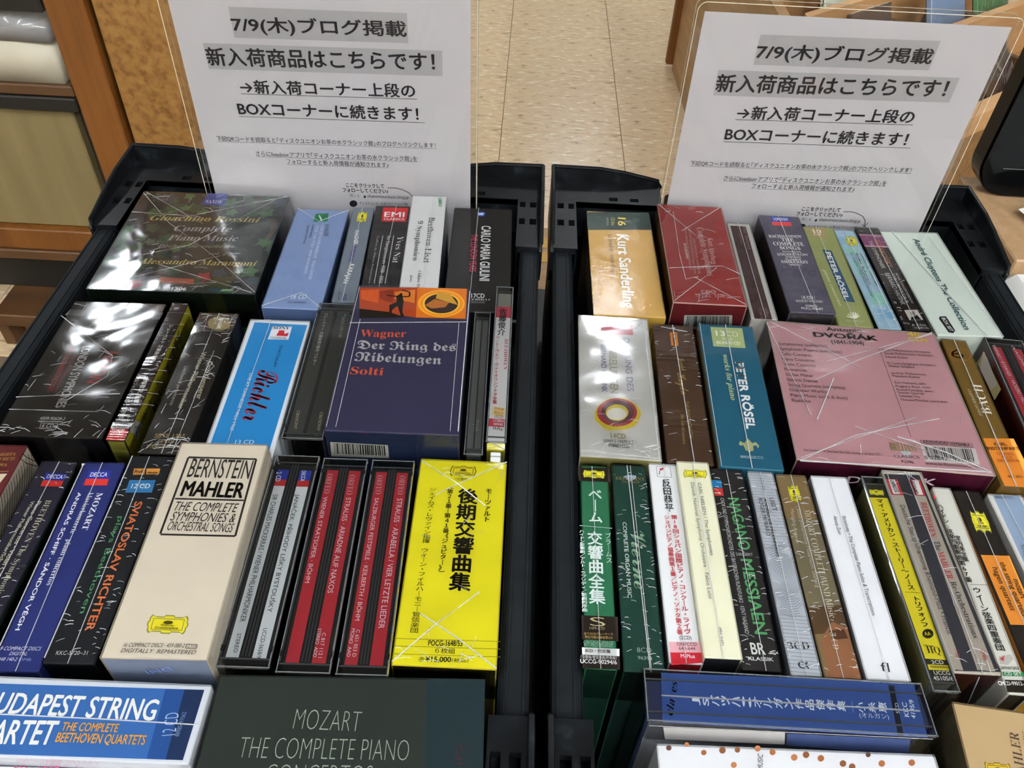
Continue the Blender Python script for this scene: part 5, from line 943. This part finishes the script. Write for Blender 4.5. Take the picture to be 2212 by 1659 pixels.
P(r4, [(980, 172), (1022, 172), (1058, 268), (1012, 266)], 'e4e2e0', 'emblem'); P(r4, [(1136, 176), (1176, 176), (1212, 274), (1170, 272)], 'e4e2e0', 'emblem'); T(r4, 'CAPRICCIO', 988, 178, 1026, 262, 26, '26262a', 'b'); T(r4, 'CAPRICCIO', 1180, 268, 1148, 182, 26, '26262a', 'b')
T(r4, 'Deutsche Staatsphilharmonie Rheinland-Pfalz • Francis', 1055, 342, 1372, 1198, 32, '46444a', 'S'); T(r4, 'BEETHOVEN:', 1192, 322, 1262, 560, 38, 'b8444a', 'S'); T(r4, 'The', 1278, 580, 1298, 645, 38, '46444a', 'S'); T(r4, 'MAHLER', 1302, 650, 1372, 832, 40, 'b8444a', 'S'); T(r4, 'Re-Orchestrations', 1388, 850, 1545, 1225, 36, '46444a', 'S'); T(r4, '3 CD', 1420, 1298, 1435, 1360, 22, 'b8444a'); T(r4, 'C5484', 1590, 1298, 1610, 1372, 26, 'b8444a'); SEAMU([(.6, 0), (.6, 1)]); SEAM(r4, [(1080, 125), (1180, 190)]); face('front'); SEAM(r4, [(1580, 1475), (1500, 1659)]) ; face('top')
new('camer', 0.0, 'cd_box_set', 'white spine with bold black characters, green band and black foot', 'd4d2c8', film='smooth', front='2a2418', shrinkW=4.0)
P(r4, [(1275, 262), (1300, 300), (1285, 300)], 'b02a30'); V(r4, 'ハイドン:弦楽四重奏曲第67番', 1318, 340, 1518, 855, 42, '26241e', 'B'); V(r4, '室内楽全集', 1435, 545, 1500, 720, 36, '26241e', 'B'); LN(r4, [(1522, 868), (1638, 872)], .3, '6a6860'); V(r4, 'ウィーン弦楽四重奏団', 1560, 890, 1728, 1310, 58, '26241e', 'B')
T(r4, 'camerata', 1715, 1432, 1848, 1435, 22, '4a4840'); P(r4, [(1735, 1448), (1872, 1450), (1880, 1478), (1745, 1476)], '2f7a44'); T(r4, 'CD SET', 1752, 1472, 1868, 1474, 20, 'dce8dc', 'b'); P(r4, [(1752, 1500), (1890, 1505), (1910, 1590), (1770, 1582)], '241e18'); T(r4, 'CMCD-99012-', 1712, 1538, 1880, 1540, 26, 'e0dcd4', 'b'); P(r4, [(1712, 1345), (1790, 1332), (1812, 1360), (1775, 1402), (1720, 1395)], 'b8b4ac', 'emblem'); P(r4, [(1715, 1360), (1750, 1340), (1745, 1380)], 'b84a4a', 'emblem')
new('hagen', -0.006, 'cd_box_set', 'black spine with orange middle and yellow cartouche at the right frame edge', '221c18', film='smooth', left='d08a34', front='b8923a', shrinkW=1.6)
DG(r4, [(1515, 375), (1615, 385), (1672, 530), (1562, 522)]); P(r4, [(1592, 672), (1782, 678), (1980, 1140), (1790, 1135)], 'd98d38')
T(r4, 'mozart', 1806, 834, 1862, 964, 30, '5a3a18', 'b'); T(r4, 'the string quartets', 1715, 720, 1870, 1080, 34, '5a3a18', 'b'); T(r4, 'hagen quartett', 1668, 755, 1792, 1045, 36, '5a3a18', 'b'); SEAMU([(.5, 0), (.55, 1)])
new('lblue', -0.006, 'cd_box_set', 'white box with pale blue panel at the right frame edge', 'dcdad4', film='smooth', shrinkW=1.8)
P(r4, [(1672, 275), (1848, 281), (2370, 1380), (2180, 1370)], '96a8be'); T(r4, '0002787CCC', 1692, 298, 1810, 302, 16, '4a5460'); T(r4, 'String', 1850, 602, 1885, 690, 34, '5a6270', 's'); SEAMU([(.4, 0), (.5, 1)])
# ---- right crate, front row
new('organ', 0.006, 'jewel_case', 'blue-faced clear jewel case lying crosswise, its title running sideways', None, dark='28304e')
P(b2, [(128, 88), (1578, 146), (1660, 462), (135, 372)], '36508c', 'spine_label'); P(b2, [(1432, 160), (1465, 162), (1522, 450), (1488, 448)], '1c1e28', 'spine_label')
T(b2, 'claves', 192, 338, 222, 142, 44, '1c2036', 'i'); T(b2, 'claves', 194, 338, 224, 142, 44, '1c2036', 'i')
s_ = 'J.S.バッハ:オルガン作品傑作集'; rr = 0
s_l = list('JSバッハ') + [':'] + list('オルガン作品傑作集')
for k, ch in enumerate(s_l):
    x = 318 + k * (1165 - 318) / (len(s_l) - 1.0); y = 248 + k * 2.6
    T(b2, ch, x + 24, y + 30, x + 20, y - 30 if k > 1 else y - 14, 50 if k > 1 else 34, 'dfe4ee', 'B')
LN(b2, [(1222, 255), (1232, 318)], .3, '6aa0d0')
for k, ch in enumerate('小糸恵'): x = 1275 + k * 62; T(b2, ch, x + 26, 324, x + 20, 262, 48, 'dfe4ee', 'B')
T(b2, '(オルガン)', 1270, 352, 1440, 362, 34, 'dfe4ee', 'r'); T(b2, '5CD', 1498, 325, 1488, 265, 20, 'd8dce6'); T(b2, 'KKC', 1552, 345, 1535, 262, 26, 'dfe4ee', 'b'); T(b2, '4195/9', 1590, 355, 1575, 248, 26, 'dfe4ee', 'b'); ribs([.5]) if False else SEAM(b2, [(128, 222), (900, 268), (1610, 312)], .0004)
face('front'); P(b2, [(140, 400), (845, 432), (838, 500), (150, 470)], 'a8a4a0', 'spine_label'); P(b2, [(850, 436), (1560, 470), (1550, 560), (848, 505)], '38446a', 'spine_label'); LN(b2, [(845, 430), (842, 505)], .8, '1c1e22'); LN(b2, [(60, 392), (1690, 470)], .4, 'c8c8c8'); face('top')
new('dots', 0.0, 'cd_box_set', 'white box scattered with copper brown dots at the bottom', 'e2e2e4', film='smooth', front='e2e2e4')
for x, y, w_ in ((172, 520, 1), (275, 500, .8), (373, 547, 1), (480, 534, 1.2), (566, 532, 1), (682, 524, 1.1), (768, 545, 1.1), (892, 575, 1.2), (960, 560, 1.2), (1045, 580, 1.2), (1172, 610, 1.2), (1225, 628, 1.2), (545, 618, 1.1), (1317, 560, .9), (1395, 610, 1.2), (1567, 605, 1.2), (650, 690, 1), (330, 680, 1), (900, 700, 1)):
    P(b2, [(x + 16 * w_ * math.cos(k * .5236), y + 16 * w_ * math.sin(k * .5236)) for k in range(12)], random.Random(x).choice(['a8683e', 'b87a50', '6a4a40', '8a5a3a']))
T(b2, 'PIANO MUSIC', 708, 760, 712, 560, 30, '3a3430', 'r')
new('mahl2', 0.002, 'cd_box_set', 'tan box with dark sideways capitals and yellow cartouche at the lower right', 'c0a67c', film='smooth', left='6a6048', edge='8a7450')
m2 = (2000, 1450, .126)
DG(m2, [(985, 1545), (1440, 1580), (1480, 1860), (1080, 1830)], frame='7a6a28', yel='d8b83a')
T(m2, 'MAHLER', 1740, 1980, 1580, 1068, 160, '5a4838', 's'); T(m2, 'SYMPHONIES', 1930, 1980, 1780, 1070, 140, '5a4838', 's')
face('left'); T(m2, '9 2-COMPACT', 60, 1440, 290, 1200, 60, '2a2418', 'b'); T(m2, 'DISC SET', 200, 1440, 330, 1290, 50, '2a2418', 'b'); face('top')
# ---------------------------------------------------------------- notice signs
def sign(x0, x1, label):
    global cur, FC
    W = x1 - x0; r = empty('notice_sign', ((x0 + x1) / 2, 0.571, BASE)); tag(r, label, 'sign', 'upright notices in the crates')
    M = Matrix.Translation(r.location)
    H = 0.1543 - BASE
    cur = dict(root=r, M=M, W=W, L=0.001, H=H, mb={}, key='sign'); BOXES.append(cur)
    FC = Face(r, M, (0, 0, 0), (0, -1, 0)); cur['faces'] = dict(front=FC)
    b = MB(); b.box(-W / 2, W / 2, 0.0001, 0.0005, 0.003, H, mat('notice_paper', 'c3c0c3', 0.75, 0.3)); b.build('paper', r)
    acr = film_mat('acrylic_sheet', wr=0.10, nscale=9, rough=0.03, k=0.9, tint=(0.96, 0.96, 0.955)); edge = mat('acrylic_edge', 'c4bda8', 0.15, coat=0.6)
    xl, xr, zt = -W / 2 - 0.0055, W / 2 + 0.005, H + 0.0075
    out = rrect(xl, xr, 0.0, zt, 0.006, 6)
    for nm, yy in (('front_sheet', -0.0035), ('back_sheet', 0.0048)):
        b = MB(); b.add([(p[0], yy, p[1]) for p in out], [list(range(len(out)))], acr); b.build(nm, r)
        b = MB(); b.tube([(p[0], yy, p[1]) for p in out] + [(out[0][0], yy, out[0][1])], 0.00026, edge if yy < 0 else mat('acrylic_edge_dim', '8a8170', 0.2, coat=.5), 5); b.build('sheet_edge', r)
    return r
signL = sign(-0.2461, -0.0409, 'A4 notice in a clear holder standing at the back of the left crate')
S = (380, 0, .3617)
def prism_text(s, x0, y0, x1, y1, h, st='r', col='2a2628'): T(S, s, x0, y0, x1, y1, h, col, st)
P(S, [(312, 40), (1380, 78), (1388, 258), (350, 225)], 'a9a7a8', 'highlight'); P(S, [(160, 257), (1590, 303), (1593, 455), (198, 412)], 'a9a7a8', 'highlight')
prism_text('7/9(木)ブログ掲載', 345, 205, 1382, 235, 112, 'B'); prism_text('新入荷商品はこちらです！', 195, 392, 1550, 424, 112, 'B'); prism_text('→新入荷コーナー上段の', 392, 558, 1432, 584, 84, 'B'); prism_text('BOXコーナーに続きます！', 378, 688, 1452, 722, 84, 'B')
LN(S, [(390, 560), (1440, 592)], .35, '2a2628'); LN(S, [(378, 695), (1487, 733)], .35, '2a2628')
prism_text('下記QRコードを読取ると｢ディスクユニオンお茶の水クラシック館｣のブログへリンクします！', 248, 842, 1552, 884, 32); LN(S, [(248, 845), (1558, 888)], .2, '2a2628')
prism_text('さらにlivedoorアプリで｢ディスクユニオンお茶の水クラシック館｣を', 482, 932, 1442, 964, 32); LN(S, [(482, 935), (1444, 967)], .2, '2a2628'); prism_text('フォローすると新入荷情報が通知されます♪', 664, 978, 1272, 1000, 30); LN(S, [(664, 982), (1275, 1003)], .2, '2a2628')
prism_text('ここをクリックして', 1018, 1117, 1245, 1124, 26, 'B'); prism_text('フォローしてください♪', 998, 1146, 1270, 1155, 26, 'B'); prism_text('閉じる', 1042, 1176, 1098, 1178, 18, 'r', '7a7880'); prism_text('chanomizuclassic.blog.jp', 1145, 1178, 1390, 1186, 18, 'r', '4a484c'); P(S, [(1122, 1168), (1134, 1168), (1134, 1182), (1122, 1182)], '3a383c'); prism_text('ディスクユニオンお茶の水クラシック館', 1098, 1222, 1385, 1230, 20, 'r', '4a484c')
P(S, [(1060 + 24 * math.cos(k * .5236), 1216 + 20 * math.sin(k * .5236)) for k in range(12)], '26242a')
LN(S, [(1265, 1122), (1310, 1122), (1350, 1132), (1390, 1150), (1415, 1175), (1428, 1210)], .55, '2a2628'); LN(S, [(1410, 1200), (1428, 1214), (1438, 1190)], .5, '2a2628')
finish()
# the second notice is a print of the first
r = copy_tree(signL); r.location = (0.2181, 0.571, BASE); r['label'] = 'A4 notice in a clear holder standing at the back of the right crate'
